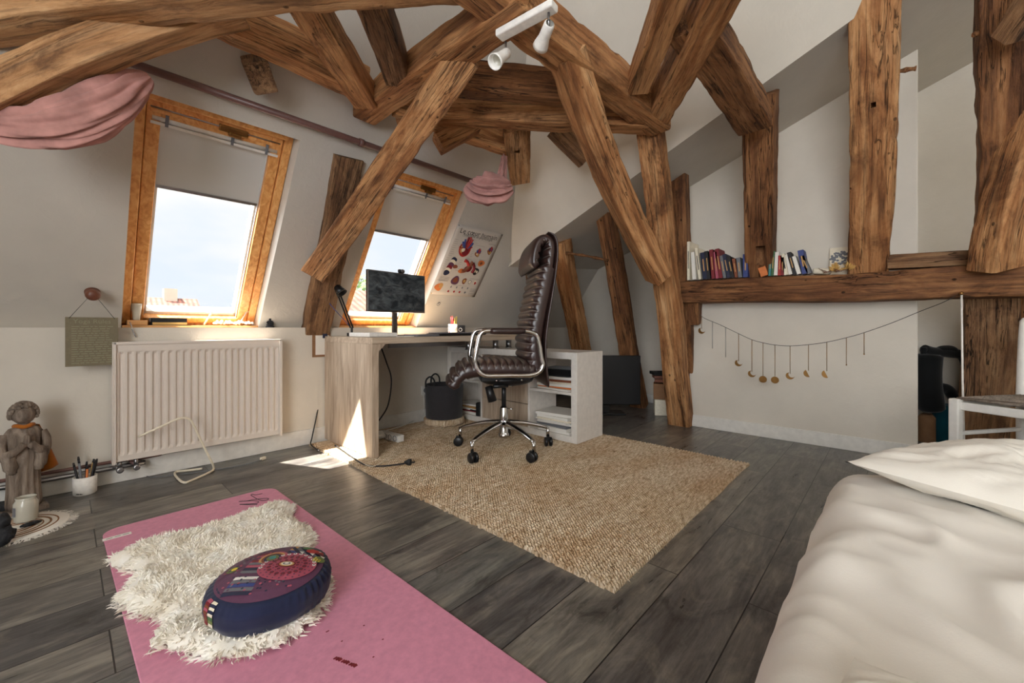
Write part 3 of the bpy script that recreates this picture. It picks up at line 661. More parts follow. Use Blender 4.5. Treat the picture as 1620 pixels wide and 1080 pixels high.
ctr_s = sum(P2, V((0, 0))) / len(P2); mb = MB(); P3_ = [p.lerp(ctr_s, .05) for p in P2]; top = [V((p.x, p.y, .012)) for p in P3_]; bot = [V((p.x, p.y, .0072)) for p in P3_]; n = len(P2)
mb.add(top + bot, [tuple(range(n)), tuple(range(n, 2 * n))[::-1]] + [(k, n + k, n + (k + 1) % n, (k + 1) % n) for k in range(n)]); build(mb, 'hide', M['wool'], r)
mb = MB(); st = .0125; vs = {}; fs = []; vl = []
nxg = int((bx1 - bx0) / st) + 1; nyg = int((by1 - by0) / st) + 1
def wz(x, y):
    d = edist(x, y); return .012 + .026 * min(1, d / .035) ** .5 + .010 * noise.noise(V((x * 22, y * 22, 0))) + .012 * noise.noise(V((x * 7, y * 7, 5)))
def gv(i, j):
    if (i, j) not in vs: x = bx0 + i * st; y = by0 + j * st; vs[i, j] = len(vl); vl.append(V((x, y, wz(x, y))))
    return vs[i, j]
for i in range(nxg):
    for j in range(nyg):
        if inside(bx0 + (i + .5) * st, by0 + (j + .5) * st): fs.append((gv(i, j), gv(i + 1, j), gv(i + 1, j + 1), gv(i, j + 1)))
mb.add(vl, fs, 0, True)
rnd = random.Random(11); cnt = 0
ctr = V((sum(xs) / n, sum(ys_) / n))
while cnt < 15000:
    x = rnd.uniform(bx0, bx1); y = rnd.uniform(by0, by1)
    if not inside(x, y): continue
    cnt += 1; d = edist(x, y); z = wz(x, y) - .006
    q = V((x, y)) - ctr; q.normalize(); fl = V((noise.noise(V((x * 14, y * 14, 2))), noise.noise(V((x * 14, y * 14, 9)))))
    out = 1.0 if d < .03 else .25
    dr = V((q.x * out + fl.x * 1.9 + rnd.uniform(-.45, .45), q.y * out + fl.y * 1.9 + rnd.uniform(-.45, .45), .85 if d > .03 else .25)); dr.normalize()
    l = rnd.uniform(.014, .027); sd = dr.cross(V((rnd.uniform(-1, 1), rnd.uniform(-1, 1), .3))).normalized(); w = rnd.uniform(.0013, .0026)
    cur = sd.cross(dr) * rnd.uniform(-.006, .006); a = V((x, y, z)); b = a + dr * l * .55 + cur; c = a + dr * l + cur * .2 - V((0, 0, .004)) + sd * rnd.uniform(-.003, .003)
    if c.z < .009: c.z = .009
    if b.z < .009: b.z = .009
    mb.add([a - sd * w, a + sd * w, b + sd * w * .8, b - sd * w * .8, c], [(0, 1, 2, 3), (3, 2, 4)], 0, True)
build(mb, 'fleece', M['wool'], r, kind='stuff')

# zafu cushion
cc = hit(430, 925, (0, 0, 1), .085); cc.z = .045
CR = .143; r = empty('meditation_cushion', (cc.x, cc.y, .04), 'round navy meditation cushion with embroidered patchwork top, lying on the sheepskin', 'cushion')
ANG0 = math.atan2(R.y, R.x)
def zp(a, t):   # t 0..1 from bottom centre to top centre
    prof = [(0, .0), (.70, .0), (.92, .012), (1.0, .034), (1.0, .062), (.93, .082), (.80, .092), (.5, .100), (0, .103)]
    k = t * (len(prof) - 1); i = min(int(k), len(prof) - 2); f = k - i; rr = prof[i][0] * (1 - f) + prof[i + 1][0] * f; z = prof[i][1] * (1 - f) + prof[i + 1][1] * f
    g9 = max(.12, abs(math.cos(a - ANG0)) ** 3); pl = g9 * (math.sin(a * 46) * .0045 * max(0, 1 - abs(t - .58) / .16) + math.sin(a * 46) * .003 * max(0, 1 - abs(t - .28) / .12))
    w = .006 * noise.noise(V((math.cos(a) * 2, math.sin(a) * 2, t * 4))) * (t < .66)
    rr = rr * CR * (1 + .03 * math.cos(2 * a)) + (pl + w if 0 < t < 1 else 0) * (rr > .1)
    return V((cc.x + rr * math.cos(a), cc.y + rr * math.sin(a), .032 + z))
mb = MB(); mb.rings([[zp(2 * math.pi * k / 184, t) for k in range(184)] for t in [max(.004, j / 34) for j in range(34)] + [.992]], 0, True, True); build(mb, 'cover', M['navy'], r)
# patchwork panels on top: flat embroidered patches following the dome
def topz(x, y):
    q = math.hypot(x, y) / CR; pr = [(0, .103), (.5, .100), (.80, .092), (.93, .082), (1.0, .062)]
    for (q0, z0), (q1, z1) in zip(pr, pr[1:]):
        if q <= q1: return .032 + z0 + (z1 - z0) * (q - q0) / (q1 - q0)
    return .032 + .062
ANG = math.atan2(R.y, R.x)
def patch(mb, poly, mi, lift, nsub=1):
    # poly in camera-aligned local coords (x right in photo, y away)
    poly = [(x * .93, y * .93) for x, y in poly]; pts = []
    for i in range(len(poly)):
        a, b = poly[i], poly[(i + 1) % len(poly)]; L = math.hypot(b[0] - a[0], b[1] - a[1]); k = max(1, int(L / .012))
        pts += [(a[0] + (b[0] - a[0]) * t / k, a[1] + (b[1] - a[1]) * t / k) for t in range(k)]
    out = []
    for x, y in pts:
        X = x * math.cos(ANG) - y * math.sin(ANG); Y = x * math.sin(ANG) + y * math.cos(ANG); out.append(V((cc.x + X, cc.y + Y, topz(X, Y) + lift)))
    ctr_ = sum(out, V((0, 0, 0))) / len(out); lx = sum(p[0] for p in pts) / len(pts); ly = sum(p[1] for p in pts) / len(pts)
    X = lx * math.cos(ANG) - ly * math.sin(ANG); Y = lx * math.sin(ANG) + ly * math.cos(ANG); ctr_.z = topz(X, Y) + lift
    nn = len(out); nr_ = 1 if max(math.hypot(p[0] - lx, p[1] - ly) for p in pts) < .02 else 5; vs_ = list(out)
    for q in range(1, nr_):
        f_ = q / nr_
        for p in pts:
            x, y = p[0] + (lx - p[0]) * f_, p[1] + (ly - p[1]) * f_; X = x * math.cos(ANG) - y * math.sin(ANG); Y = x * math.sin(ANG) + y * math.cos(ANG); vs_.append(V((cc.x + X, cc.y + Y, topz(X, Y) + lift)))
    fs_ = [(q * nn + k, q * nn + (k + 1) % nn, (q + 1) * nn + (k + 1) % nn, (q + 1) * nn + k) for q in range(nr_ - 1) for k in range(nn)]
    o_ = (nr_ - 1) * nn; mb.add(vs_ + [ctr_], fs_ + [(o_ + k, o_ + (k + 1) % nn, nr_ * nn) for k in range(nn)], mi, False)
def disc(x, y, r_, n_=14, sx=1, sy=1): return [(x + r_ * sx * math.cos(2 * math.pi * k / n_), y + r_ * sy * math.sin(2 * math.pi * k / n_)) for k in range(n_)]
pm = [M[k] for k in ('navyp', 'plum', 'darkred', 'rose', 'greyp', 'white', 'tan', 'tealp', 'olive', 'red', 'yellow', 'green', 'brown', 'cream', 'blue')]
I_ = {k: i for i, k in enumerate(('navy', 'plum', 'darkred', 'rose', 'grey', 'white', 'tan', 'teal', 'olive', 'red', 'yellow', 'green', 'brown', 'cream', 'blue'))}
mb = MB(); L0 = .0030
patch(mb, disc(0, 0, .136, 40), I_['plum'], L0)
# wedge bands (striped)
k = .0006; i = 0
cols = ['darkred', 'rose', 'plum', 'darkred', 'grey', 'rose', 'navy', 'grey', 'plum', 'white', 'grey', 'blue', 'grey', 'navy']
for q in range(14):
    y0 = .07 - q * .0135; y1 = y0 - .0115; wx = .018 + q * .0016; cxx = -.055 + q * .002
    if abs(y0) < .13: patch(mb, [(cxx - wx, y1), (cxx + wx, y1), (cxx + wx, y0), (cxx - wx, y0)], I_[cols[q]], L0 + k)
# rainbow arch
for q, c in enumerate(('rose', 'tan', 'brown', 'navy', 'olive', 'teal')): patch(mb, [(x, max(y, .012)) for x, y in disc(-.018, .035, .042 - q * .0065, 20)], I_[c], L0 + k * (1 + q))
# checkered triangles
rnd = random.Random(5)
for i in range(7):
    for j in range(3):
        x = .005 + i * .0165; y = .07 + j * .016 - i * .002
        if math.hypot(x + .008, y + .008) > .132: continue
        patch(mb, [(x, y), (x + .0155, y), (x + .0155, y + .015), (x, y + .015)], I_['navy'], L0 + k)
        patch(mb, [(x, y), (x + .0155, y), (x, y + .015)] if (i + j) % 2 else [(x + .0155, y), (x + .0155, y + .015), (x, y + .015)], I_[rnd.choice(['grey', 'white', 'tan', 'grey', 'blue'])], L0 + 2 * k)
# mandala
patch(mb, disc(.045, .0, .066, 34, 1.18, 1), I_['rose'], L0 + 3 * k)
for ring, (rr, nn, c, s) in enumerate(((.060, 26, 'white', .0052), (.050, 22, 'rose', .006), (.041, 18, 'darkred', .006), (.032, 15, 'rose', .005), (.024, 12, 'darkred', .0045))):
    for q in range(nn):
        a = 2 * math.pi * q / nn; x = .045 + rr * 1.18 * math.cos(a); y = rr * math.sin(a)
        if ring == 0 and not (.2 < a < 3.6): c2 = 'rose'
        else: c2 = c
        patch(mb, disc(x, y, s, 8), I_[c2], L0 + (4 + .5 * ring) * k); patch(mb, disc(x, y, s * .5, 6), I_['plum' if c2 == 'white' else 'plum'], L0 + (5 + .5 * ring) * k)
for q, c in enumerate(('darkred', 'tan', 'cream', 'grey', 'white')): patch(mb, disc(.043, 0, .017 - q * .0032, 16, 1.5, .85), I_[c], L0 + (8 + q) * k)
# leaves and birds
patch(mb, disc(-.105, -.012, .016, 12), I_['olive'], L0 + k); patch(mb, disc(-.100, -.010, .008, 8), I_['yellow'], L0 + 2 * k)
patch(mb, disc(.112, .045, .018, 12), I_['olive'], L0 + 4 * k)
for q in range(7): patch(mb, disc(.102 + .008 * (q % 3), .035 + .008 * (q // 3), .003, 6), I_['yellow'], L0 + 5 * k)
patch(mb, disc(.082, .088, .020, 16, 1.3, .7), I_['red'], L0 + 4 * k); patch(mb, disc(.100, .078, .010, 10, 1.4, .7), I_['darkred'], L0 + 5 * k); patch(mb, disc(.096, .092, .004, 6), I_['white'], L0 + 6 * k)
patch(mb, disc(.052, .106, .013, 10, 1.3, .8), I_['green'], L0 + 4 * k)
for q in range(90):
    a = rnd.uniform(2.0, 5.6); rr = rnd.uniform(.07, .128); patch(mb, disc(rr * math.cos(a), rr * math.sin(a) * .9, .0035, 6), I_[rnd.choice(['grey', 'rose', 'navy', 'plum'])], L0 + k)
build(mb, 'patchwork_panel', pm, r, label='round patchwork panel with rose mandala, stripes and checkered triangles')
# patterned strip down the side
mb = MB()
aa = math.atan2(-R.y * .2 - F.y, -F.x - R.x * .2)
th0 = math.atan2((-F - R * .62).y, (-F - R * .62).x)
for q in range(9):
    for s_, c in ((0, ('brown', 'darkred', 'brown', 'darkred', 'brown', 'rose', 'brown', 'darkred', 'rose')[q]), (1, ('green', 'cream', 'olive', 'green', 'cream', 'navy', 'cream', 'navy', 'cream')[q])):
        t0 = .34 + q * .036; t1 = t0 + .033; a0 = th0 + s_ * .14 - .14; a1 = a0 + .125
        g_ = [[zp(a0 + (a1 - a0) * x / 5, t0 + (t1 - t0) * y / 2) for x in range(6)] for y in range(3)]
        ctr_ = V((cc.x, cc.y, .08)); fl = [p + (p - ctr_).normalized() * .0035 for row in g_ for p in row]
        mb.add(fl, [(y * 6 + x, y * 6 + x + 1, (y + 1) * 6 + x + 1, (y + 1) * 6 + x) for y in range(2) for x in range(5)], I_[c], False)
build(mb, 'patterned_strip', pm, r, label='brown and green patterned strip down the side')

# ================================================================ DESK AND SHELF UNIT
DX0, DX1, DY0, DY1, DZ = 1.20, 2.52, 2.20, 2.838, .712
r = empty('desk', (DX0, DY0, 0.0175), 'light oak desk with panel side below the right roof window', 'desk')
mb = MB(); mb.bb(DX0, DX1, DY0, DY1, DZ - .038, DZ); build(mb, 'tabletop', M['deskx'], r, bevel=.002)
mb = MB(); mb.bb(DX0, DX0 + .042, DY0, DY1, .0175, DZ - .0382); build(mb, 'side_panel', M['desk'], r, bevel=.002)
mb = MB(); mb.prism([(0, 0), (.045, 0), (0, -.045)], frame((DX0 + .042, DY0 + .002, DZ - .038), (1, 0, 0), (0, 0, 1), (0, 1, 0)), .018); build(mb, 'corner_block', M['desk'], r)
mb = MB(); mb.bb(DX1 - .9, DX1 - .02, DY1 - .12, DY1 - .10, .62, DZ - .038); build(mb, 'rear_rail', M['steel'], r)
for x, y in ((2.02, 2.30), (2.30, 2.30), (2.45, 2.30)):
    mb = MB(); mb.lathe([(.028, .607), (.028, .612), (.022, .614), (.022, .668), (.028, .670), (.028, .674)], (x, y, 0), 20); build(mb, 'support_tube', M['steel'], r, label='short steel tube between shelf unit and tabletop')
# white return / shelf unit
UX0, UX1, UY0, UY1, UZ = 2.243, 2.562, 1.502, 2.830, .607
r = empty('shelf_unit', (UX0, UY0, .0175), 'low white open shelf unit standing at a right angle to the desk', 'shelf unit')
mb = MB(); t = .046
mb.bb(UX0, UX1, UY0, UY0 + t, .0175, UZ); mb.bb(UX0, UX1, UY1 - t, UY1, .0175, UZ); mb.bb(UX0, UX1, UY0 + t, UY1 - t, UZ - t, UZ); mb.bb(UX0, UX1, UY0 + t, UY1 - t, .0175, .0175 + t - .004)
for y in (1.905, 2.40): mb.bb(UX0 + .002, UX1, y, y + .016, .058, UZ - t)
build(mb, 'carcass', M['lamwhite'], r, bevel=.002)
for y0, y1, z in ((UY0 + t, 1.905, .325), (2.416, UY1 - t, .325)):
    mb = MB(); mb.bb(UX0 + .008, UX1 - .004, y0, y1, z, z + .018); build(mb, 'shelf', M['lamwhite'], r, bevel=.001)
mb = MB(); mb.bb(UX1 - .006, UX1, 1.921, UY1 - t, .058, UZ - t); build(mb, 'back_panel', M['lamwhite'], r)
for z0, z1 in ((.060, .222), (.226, .390)):
    mb = MB(); mb.bb(UX0 + .004, UX1 - .02, 1.925, 2.396, z0, z1); d = build(mb, 'drawer', M['desk'], r, bevel=.002, label='light oak drawer front')
    mb = MB(); mb.tube([(UX0 - .012, 2.06, z1 - .05), (UX0 - .012, 2.16, z1 - .05)], .004); mb.bb(UX0 - .012, UX0 + .006, 2.062, 2.068, z1 - .054, z1 - .046); mb.bb(UX0 - .012, UX0 + .006, 2.152, 2.158, z1 - .054, z1 - .046)
    h = build(mb, 'handle', M['chrome'], d)
    h.location = V((0, 0, 0))
mb = MB(); mb.bb(UX0 + .004, UX0 + .02, 1.925, 2.396, .394, .555); build(mb, 'flap_door', M['desk'], r, bevel=.002, label='light oak flap door')
# things in the unit
def paperstack(name, lb, c, sx, sy, n, z0, mats, seed, cat='papers', th=.009):
    rn = random.Random(seed); rr = empty(name, (c[0], c[1], z0), lb, cat); z = z0
    for i in range(n):
        mb = MB(); t_ = th * rn.uniform(.6, 1.3); mb.box((c[0] + rn.uniform(-.012, .012), c[1] + rn.uniform(-.014, .014), z + t_ / 2), (sx * rn.uniform(.9, 1), sy * rn.uniform(.85, 1), t_), rotz(rn.uniform(-.12, .12))); z += t_ + .0006
        build(mb, 'sheet_bundle', M[mats[i % len(mats)]], rr, bevel=.001)
    return z
z = paperstack('paper_stack', 'pile of loose papers and brochures on the middle shelf of the white unit', (2.39, 1.72), .24, .30, 6, .3435, ['paper', 'orange', 'paper', 'cream', 'brown', 'paper'], 3, th=.016)
mb = MB(); mb.box((2.40, 1.73, z + .028), (.24, .27, .05), rotz(.08)); build(mb, 'laptop_bag', M['darkbag'], None, 'black laptop bag lying on the papers in the white shelf unit', 'bag', bevel=.014, seg=4)
paperstack('paper_stack', 'messy pile of white papers on the floor of the white shelf unit', (2.39, 1.72), .25, .31, 8, .059, ['paper', 'paper', 'greyp', 'paper', 'paper', 'cream'], 9, th=.015)
paperstack('paper_stack', 'books and papers at the bottom left of the white shelf unit, behind the black basket', (2.37, 2.60), .22, .28, 5, .059, ['paper', 'darkred', 'paper', 'tan', 'white'], 12, th=.020)
paperstack('paper_stack', 'loose white sheets sticking out of the upper left shelf above the basket', (2.33, 2.60), .25, .26, 3, .3435, ['paper', 'white', 'paper'], 14, th=.016)
mb = MB(); mb.lathe([(.035, 0), (.036, .004), (.036, .10), (.030, .105)], (2.285, 2.46, .0585), 20); mb.box((2.25, 2.49, .10), (.01, .10, .008)); build(mb, 'tape_dispenser', M['blackmat'], None, 'small black gadget in front of the papers at the bottom of the unit', 'gadget')
for y, z_ in ((1.60, .09), (1.70, .13)):
    pass

# ================================================================ OFFICE CHAIR
CD = 2.575; CO = onz(797, 715); CO.z = .014
Lx = -R; Ly = F
def cp(u, v, yy=0.0):         # photo profile point -> chair section plane, then moved sideways
    p = px(u, v, CD); return p + F * yy
def ch(x, y, z): return V((CO.x, CO.y, 0)) + Lx * x + Ly * y + V((0, 0, z))
r = empty('office_chair', CO, 'dark brown ribbed leather swivel chair with chrome arms at the desk', 'office chair')
def pad(path, th, wid, ribs, amp, name, par, up_side=1, n=150, mat='leather', endtaper=.5):
    P = [V(p) for p in sm_path(path, 12)]; Ls = [0]
    for a, b in zip(P, P[1:]): Ls.append(Ls[-1] + (b - a).length)
    Lt = Ls[-1]; rs = []
    for i in range(n + 1):
        s = Lt * i / n; k = max(0, min(len(Ls) - 2, next((q for q in range(len(Ls) - 1) if Ls[q + 1] >= s), len(Ls) - 2))); f = (s - Ls[k]) / max(1e-6, Ls[k + 1] - Ls[k]); p = P[k].lerp(P[k + 1], f); t = (P[k + 1] - P[k]).normalized()
        nm = t.cross(Ly).normalized() * up_side; q = i / n
        ed = min(1, q / .03, (1 - q) / .03) ** .5 if 0 < q < 1 else .25; ed = max(ed, .25)
        rib = abs(math.sin(math.pi * q * ribs)) ** .55; tt = th(q) if callable(th) else th
        w = wid / 2 * (1 - (1 - ed) * .06); ring = []
        for j in range(30):
            a = 2 * math.pi * j / 30; c_, s_ = math.cos(a), math.sin(a); X = math.copysign(abs(c_) ** .42, c_) * w; Y = math.copysign(abs(s_) ** .6, s_)
            if Y > 0: Yh = tt / 2 * ed * Y + amp * (rib - .5) * min(1, Y * 1.2)
            else: Yh = tt / 2 * ed * Y
            ring.append(p + Ly * X + nm * Yh)
        rs.append(ring)
    mb = MB(); mb.rings(rs, 0, True, True); o = build(mb, name, M[mat], par)
    if amp:
        for g in range(1, int(ribs)):
            ring = rs[round(n * g / ribs)]; mb2 = MB(); mb2.tube([p + (p - sum(ring, V((0, 0, 0))) / 30).normalized() * .0015 for p in ring[1:15]], .0022, 5); build(mb2, 'highlight', M['ribglint'], o, label='pale painted seam between two leather ribs')
    return o
seat = pad([cp(718, 606), cp(722, 594), cp(735, 583), cp(755, 579), cp(785, 579), (cp(815, 580)), cp(838, 583)], lambda q: .095 if q > .2 else .075, .47, 13, .024, 'seat', r, 1)
back = pad([cp(842, 590), cp(838, 560), cp(838, 530), cp(843, 500), cp(850, 468), cp(857, 436), cp(861, 410), cp(861, 394), cp(854, 386), cp(845, 389), cp(839, 400), cp(836, 416), cp(836, 431)], lambda q: .105 if q < .62 else .06, .45, 22, .022, 'backrest', r, 1, n=240)
shell = pad([cp(857, 606), cp(853, 575), cp(852, 540), cp(856, 505), cp(862, 470), cp(868, 430), cp(870, 400), cp(866, 384), cp(856, 377)], .022, .46, 1, 0, 'back_shell', r, 1)
for yy in ():
    mb.tube([p - Ly * (0 if yy < 0 else 0) for p in sm_path([cp(u, v, yy) for u, v in ((717, 612), (724, 604), (738, 598), (756, 592), (785, 590), (815, 591), (836, 596))], 6)], .004, 6)

ARM = [(740, 572), (741, 562), (746, 536), (751, 526), (760, 523), (780, 523), (805, 523), (824, 524), (838, 530), (843, 545), (846, 565), (849, 578), (843, 589), (828, 594), (800, 594), (772, 594), (756, 593), (745, 585)]
def armp(u, v, yy):   # arm outline was read on the near arm: unproject at its own depth
    q = px(u, v, CD - .27) - CAM; lx = q.dot(R); return V((CO.x, CO.y, 0)) * 0 + CAM * 0 + F * (CD + yy) + R * lx + V((0, 0, (px(u, v, CD - .27)).z))
for yy in (-.27, .27):
    pts = sm_path([armp(u, v, yy) for u, v in ARM] + [armp(*ARM[0], yy)], 5)[:-1]
    mb = MB(); mb.tube(pts, .0125, 12, closed=True); a = build(mb, 'armrest', M['chrome'], r, label='chrome tube arm loop')
    mb = MB(); mb.tube([armp(764 + 56 * k / 8, 523.5, yy) for k in range(9)], [.014, .018] + [.0185] * 5 + [.018, .014], 14); p_ = build(mb, 'arm_pad', M['leather'], a)
    p_.location = (0, 0, 0)
mb = MB(); mb.box(ch(.0, 0, .475), (.30, .22, .05), Matrix((Lx, Ly, UP)).transposed()); mb.ell(ch(-.02, 0, .455), (.17, .12, .045), Matrix((Lx, Ly, UP)).transposed())
mb.box(ch(.0, 0, .50), (.26, .50, .02), Matrix((Lx, Ly, UP)).transposed())
build(mb, 'tilt_mechanism', M['black'], r, bevel=.006)
mb = MB(); mb.tube([cp(770, 606, -.13), cp(776, 628, -.13)], [.022, .026], 14); mb.tube([cp(777, 606, -.13), cp(800, 606, -.1)], .012, 10); build(mb, 'tension_knob', M['black'], r)
for dx in (.06, -.09): mb = MB(); mb.ell(ch(dx - .0, -.122, .46), .007); build(mb, 'bolt', M['chrome'], r)
mb = MB(); mb.lathe([(.014, .28), (.014, .44)], ch(0, 0, 0), 16); build(mb, 'gas_lift', M['black'], r)
mb = MB(); mb.lathe([(.030, .095), (.033, .10), (.033, .115), (.026, .12), (.026, .17), (.026, .19), (.024, .275), (.018, .285)], ch(0, 0, 0), 24); build(mb, 'hub', M['chrome'], r)
for k in range(5):
    a = math.radians(-90 + 36 + 9 + 72 * k); dr = Lx * math.cos(a) + Ly * math.sin(a); C0 = V((CO.x, CO.y, 0)); sd = dr.cross(UP)
    rs = []
    for q in range(13):
        t_ = q / 12; p = C0 + dr * (.025 + .27 * t_) + UP * (.185 - .055 * t_ ** 1.6); w = .020 - .007 * t_; h = .016 - .007 * t_
        rs.append([p + sd * w * x + UP * h * y for x, y in ((-1, -.6), (-.6, -1), (.6, -1), (1, -.6), (1, .4), (.5, 1), (-.5, 1), (-1, .4))])
    mb = MB(); mb.rings(rs, 0, True, True); e_ = C0 + dr * .295; mb.tube([e_ + UP * .133, e_ + UP * .075], .011, 10)
    lg = build(mb, 'base_spoke', M['chrome'], r, label='polished metal base spoke')
    mb = MB(); ca = a + 1.9 + k; cdv = Lx * math.cos(ca) + Ly * math.sin(ca); e2 = e_ - cdv * .012
    for s_ in (-1, 1): mb.lathe([(.002, -.009), (.024, -.009), (.029, -.005), (.029, .006), (.024, .009), (.002, .009)], e2 + cdv.cross(UP) * .015 * s_ + UP * .0435, 20, axis=cdv.cross(UP))
    mb.box(e2 + UP * .062, (.03, .018, .03), rotz(math.atan2(cdv.y, cdv.x)))
    cs = build(mb, 'caster', M['black'], lg, bevel=.002); cs.location = (0, 0, 0)

r.rotation_euler.z = math.radians(9)
# ================================================================ RADIATOR
RAX0, RAX1, RAZ0, RAZ1, RAY = .157, .905, .112, .700, 2.745
r = empty('radiator', ((RAX0 + RAX1) / 2, 2.80, RAZ0), 'cream ribbed panel radiator on the low wall under the left window', 'radiator')
mb = MB(); nr = 23; prof = []
ix0, ix1 = RAX0 + .018, RAX1 - .018; pitch = (ix1 - ix0) / nr
N_ = nr * 8
def rx(i): return ix0 + (ix1 - ix0) * i / N_
def ry(i):
    q = (i % 8) / 8; return .0 if q < .15 or q > .85 else (.011 if .3 < q < .7 else .0055)
zs = [RAZ0 + .035, RAZ0 + .05, RAZ1 - .06, RAZ1 - .045]
vs = []; 
for zi, z in enumerate(zs):
    for i in range(N_ + 1): vs.append(V((rx(i), RAY + .006 + (ry(i) if zi in (1, 2) else 0), z)))
fs = [(zi * (N_ + 1) + i, zi * (N_ + 1) + i + 1, (zi + 1) * (N_ + 1) + i + 1, (zi + 1) * (N_ + 1) + i) for zi in range(3) for i in range(N_)]
mb.add(vs, fs, 0, False)
mb.bb(RAX0 + .01, ix0, RAY + .006, RAY + .02, RAZ0 + .01, RAZ1 - .01); mb.bb(ix1, RAX1 - .01, RAY + .006, RAY + .02, RAZ0 + .01, RAZ1 - .01)
mb.bb(ix0, ix1, RAY + .006, RAY + .02, RAZ0 + .01, RAZ0 + .036); mb.bb(ix0, ix1, RAY + .006, RAY + .02, RAZ1 - .046, RAZ1 - .01)
build(mb, 'front_panel', M['radiator'], r)
for x, x2 in ((RAX0, RAX0 + .006), (RAX1 - .006, RAX1 - .014)):
    mb = MB(); mb.bb(x, x + .006, RAY - .004, RAY + .085, RAZ0, RAZ1); mb.bb(x2, x2 + .008, RAY - .004, RAY + .006, RAZ0, RAZ1); build(mb, 'side_cover', M['radiator'], r, bevel=.002)
mb = MB(); mb.bb(RAX0, RAX1, RAY - .004, RAY + .004, RAZ1 - .012, RAZ1)
for k in range(34): x = RAX0 + .01 + (RAX1 - RAX0 - .02) * k / 33; mb.bb(x - .004, x + .004, RAY + .006, RAY + .082, RAZ1 - .006, RAZ1 - .002)
mb.bb(RAX0, RAX1, RAY + .078, RAY + .084, RAZ1 - .012, RAZ1); build(mb, 'top_grille', M['radiator'], r, bevel=.001)
mb = MB(); mb.bb(RAX0 + .01, RAX1 - .01, RAY + .062, RAY + .072, RAZ0 + .01, RAZ1 - .02); build(mb, 'rear_panel', M['radiator'], r)
for x in (.185, .245):
    mb = MB(); mb.tube([(x, RAY + .04, RAZ0 + .01), (x, RAY + .04, RAZ0 - .03)], .009, 12); mb.lathe([(.008, -.022), (.014, -.02), (.014, .0), (.010, .004), (.010, .02)], (x, RAY + .02, RAZ0 - .032), 14, axis=(0, 1, 0)); build(mb, 'valve', M['steel'], r, label='small nickel valve')
mb = MB(); mb.tube(sm_path([(-2.1, YW - .035, .082), (.12, YW - .035, .082), (.16, YW - .04, .082), (.185, RAY + .05, .085)], 4), .011, 12); build(mb, 'heating_pipe', M['steel'], None, 'bare metal heating pipe running along the baseboard to the radiator', 'pipe')
mb = MB(); mb.tube(sm_path([(-2.1, YW - .035, .112), (.18, YW - .035, .112), (.22, RAY + .06, .105), (.245, RAY + .05, .085)], 4), .008, 12); build(mb, 'heating_pipe', M['rod'], None, 'dark painted heating pipe just above the bare metal pipe', 'pipe')

# ================================================================ BED, PILLOW, WHITE CHAIR
BX0, BX1, BY0, BY1, BZ = -.75, 1.43, -1.30, .125, .405
r = empty('bed', ((BX0 + BX1) / 2, (BY0 + BY1) / 2, 0), 'low bed with crumpled off-white linen sheet at the bottom right', 'bed')
mb = MB(); mb.bb(BX0 + .06, BX1 - .06, BY0 + .06, BY1 - .06, .06, .22); build(mb, 'bed_base', M['linen'], r, bevel=.01)
for x in (BX0 + .15, BX1 - .15):
    for y in (BY0 + .15, BY1 - .15): mb = MB(); mb.lathe([(.022, 0), (.026, .06)], (x, y, 0), 12); build(mb, 'leg', M['blackmat'], r)
mb = MB(); NX, NY = 240, 150
def sheet(a, b):
    # superelliptic top sheet with soft edges falling down the sides
    x = BX0 + (BX1 - BX0) * a; y = BY0 + (BY1 - BY0) * b
    ex = min(x - BX0, BX1 - x); ey = min(y - BY0, BY1 - y); e = 1 - (max(0, 1 - ex / .07) ** 2.4 + max(0, 1 - ey / .07) ** 2.4) ** (1 / 1.0)
    h = .0
    h += .010 * noise.noise(V((x * 3.2, y * 2.2, 0))) 
    w = noise.noise(V((x * 5.2 + y * 4.0, y * 9.5 - x * 3.2, 3.3))); h += .015 * (1 - abs(w) * 2.4) * max(0, noise.noise(V((x * 1.6, y * 1.6, 9))) + .45)
    w = noise.noise(V((x * 9 - y * 6, y * 9 + x * 3, 7.3))); h += .005 * (1 - abs(w) * 2.2)
    return V((x, y, BZ + h + min(0, (e - 1)) * .07 - (.0 if e > 0 else .0)))
mb.grid(sheet, NX, NY)
zz = .13
edge = [(i / NX, 1.0) for i in range(NX, -1, -1)] + [(0, j / NY) for j in range(NY - 1, -1, -1)] + [(i / NX, 0) for i in range(1, NX + 1)] + [(1, j / NY) for j in range(1, NY)]
ev = [sheet(a, b) for a, b in edge]; n = len(ev); rows = [ev]
for k in range(1, 7):
    f = k / 6; row = []
    for i, p in enumerate(ev):
        o = V((p.x - (BX0 + BX1) / 2, p.y - (BY0 + BY1) / 2, 0)); o = V((math.copysign(1, o.x) if abs(abs(o.x) - (BX1 - BX0) / 2) < .01 else 0, math.copysign(1, o.y) if abs(abs(o.y) - (BY1 - BY0) / 2) < .01 else 0, 0))
        wv = .012 * math.sin(i * .17 + noise.noise(V((i * .03, 0, 0))) * 4) * f
        row.append(V((p.x + o.x * (.006 * math.sin(f * 3) + wv), p.y + o.y * (.006 * math.sin(f * 3) + wv), p.z + (zz - p.z) * f)))
    rows.append(row)
mb.add([p for row in rows for p in row], [(q * n + k, (q + 1) * n + k, (q + 1) * n + (k + 1) % n, q * n + (k + 1) % n) for q in range(6) for k in range(n)], 0, True)
build(mb, 'sheet', M['linen'], r, label='crumpled off-white linen sheet')
mb = MB(); mb.bb(BX0 + .03, BX1 - .03, BY0 + .03, BY1 - .03, .2202, .37); build(mb, 'mattress', M['linen'], r, bevel=.03)
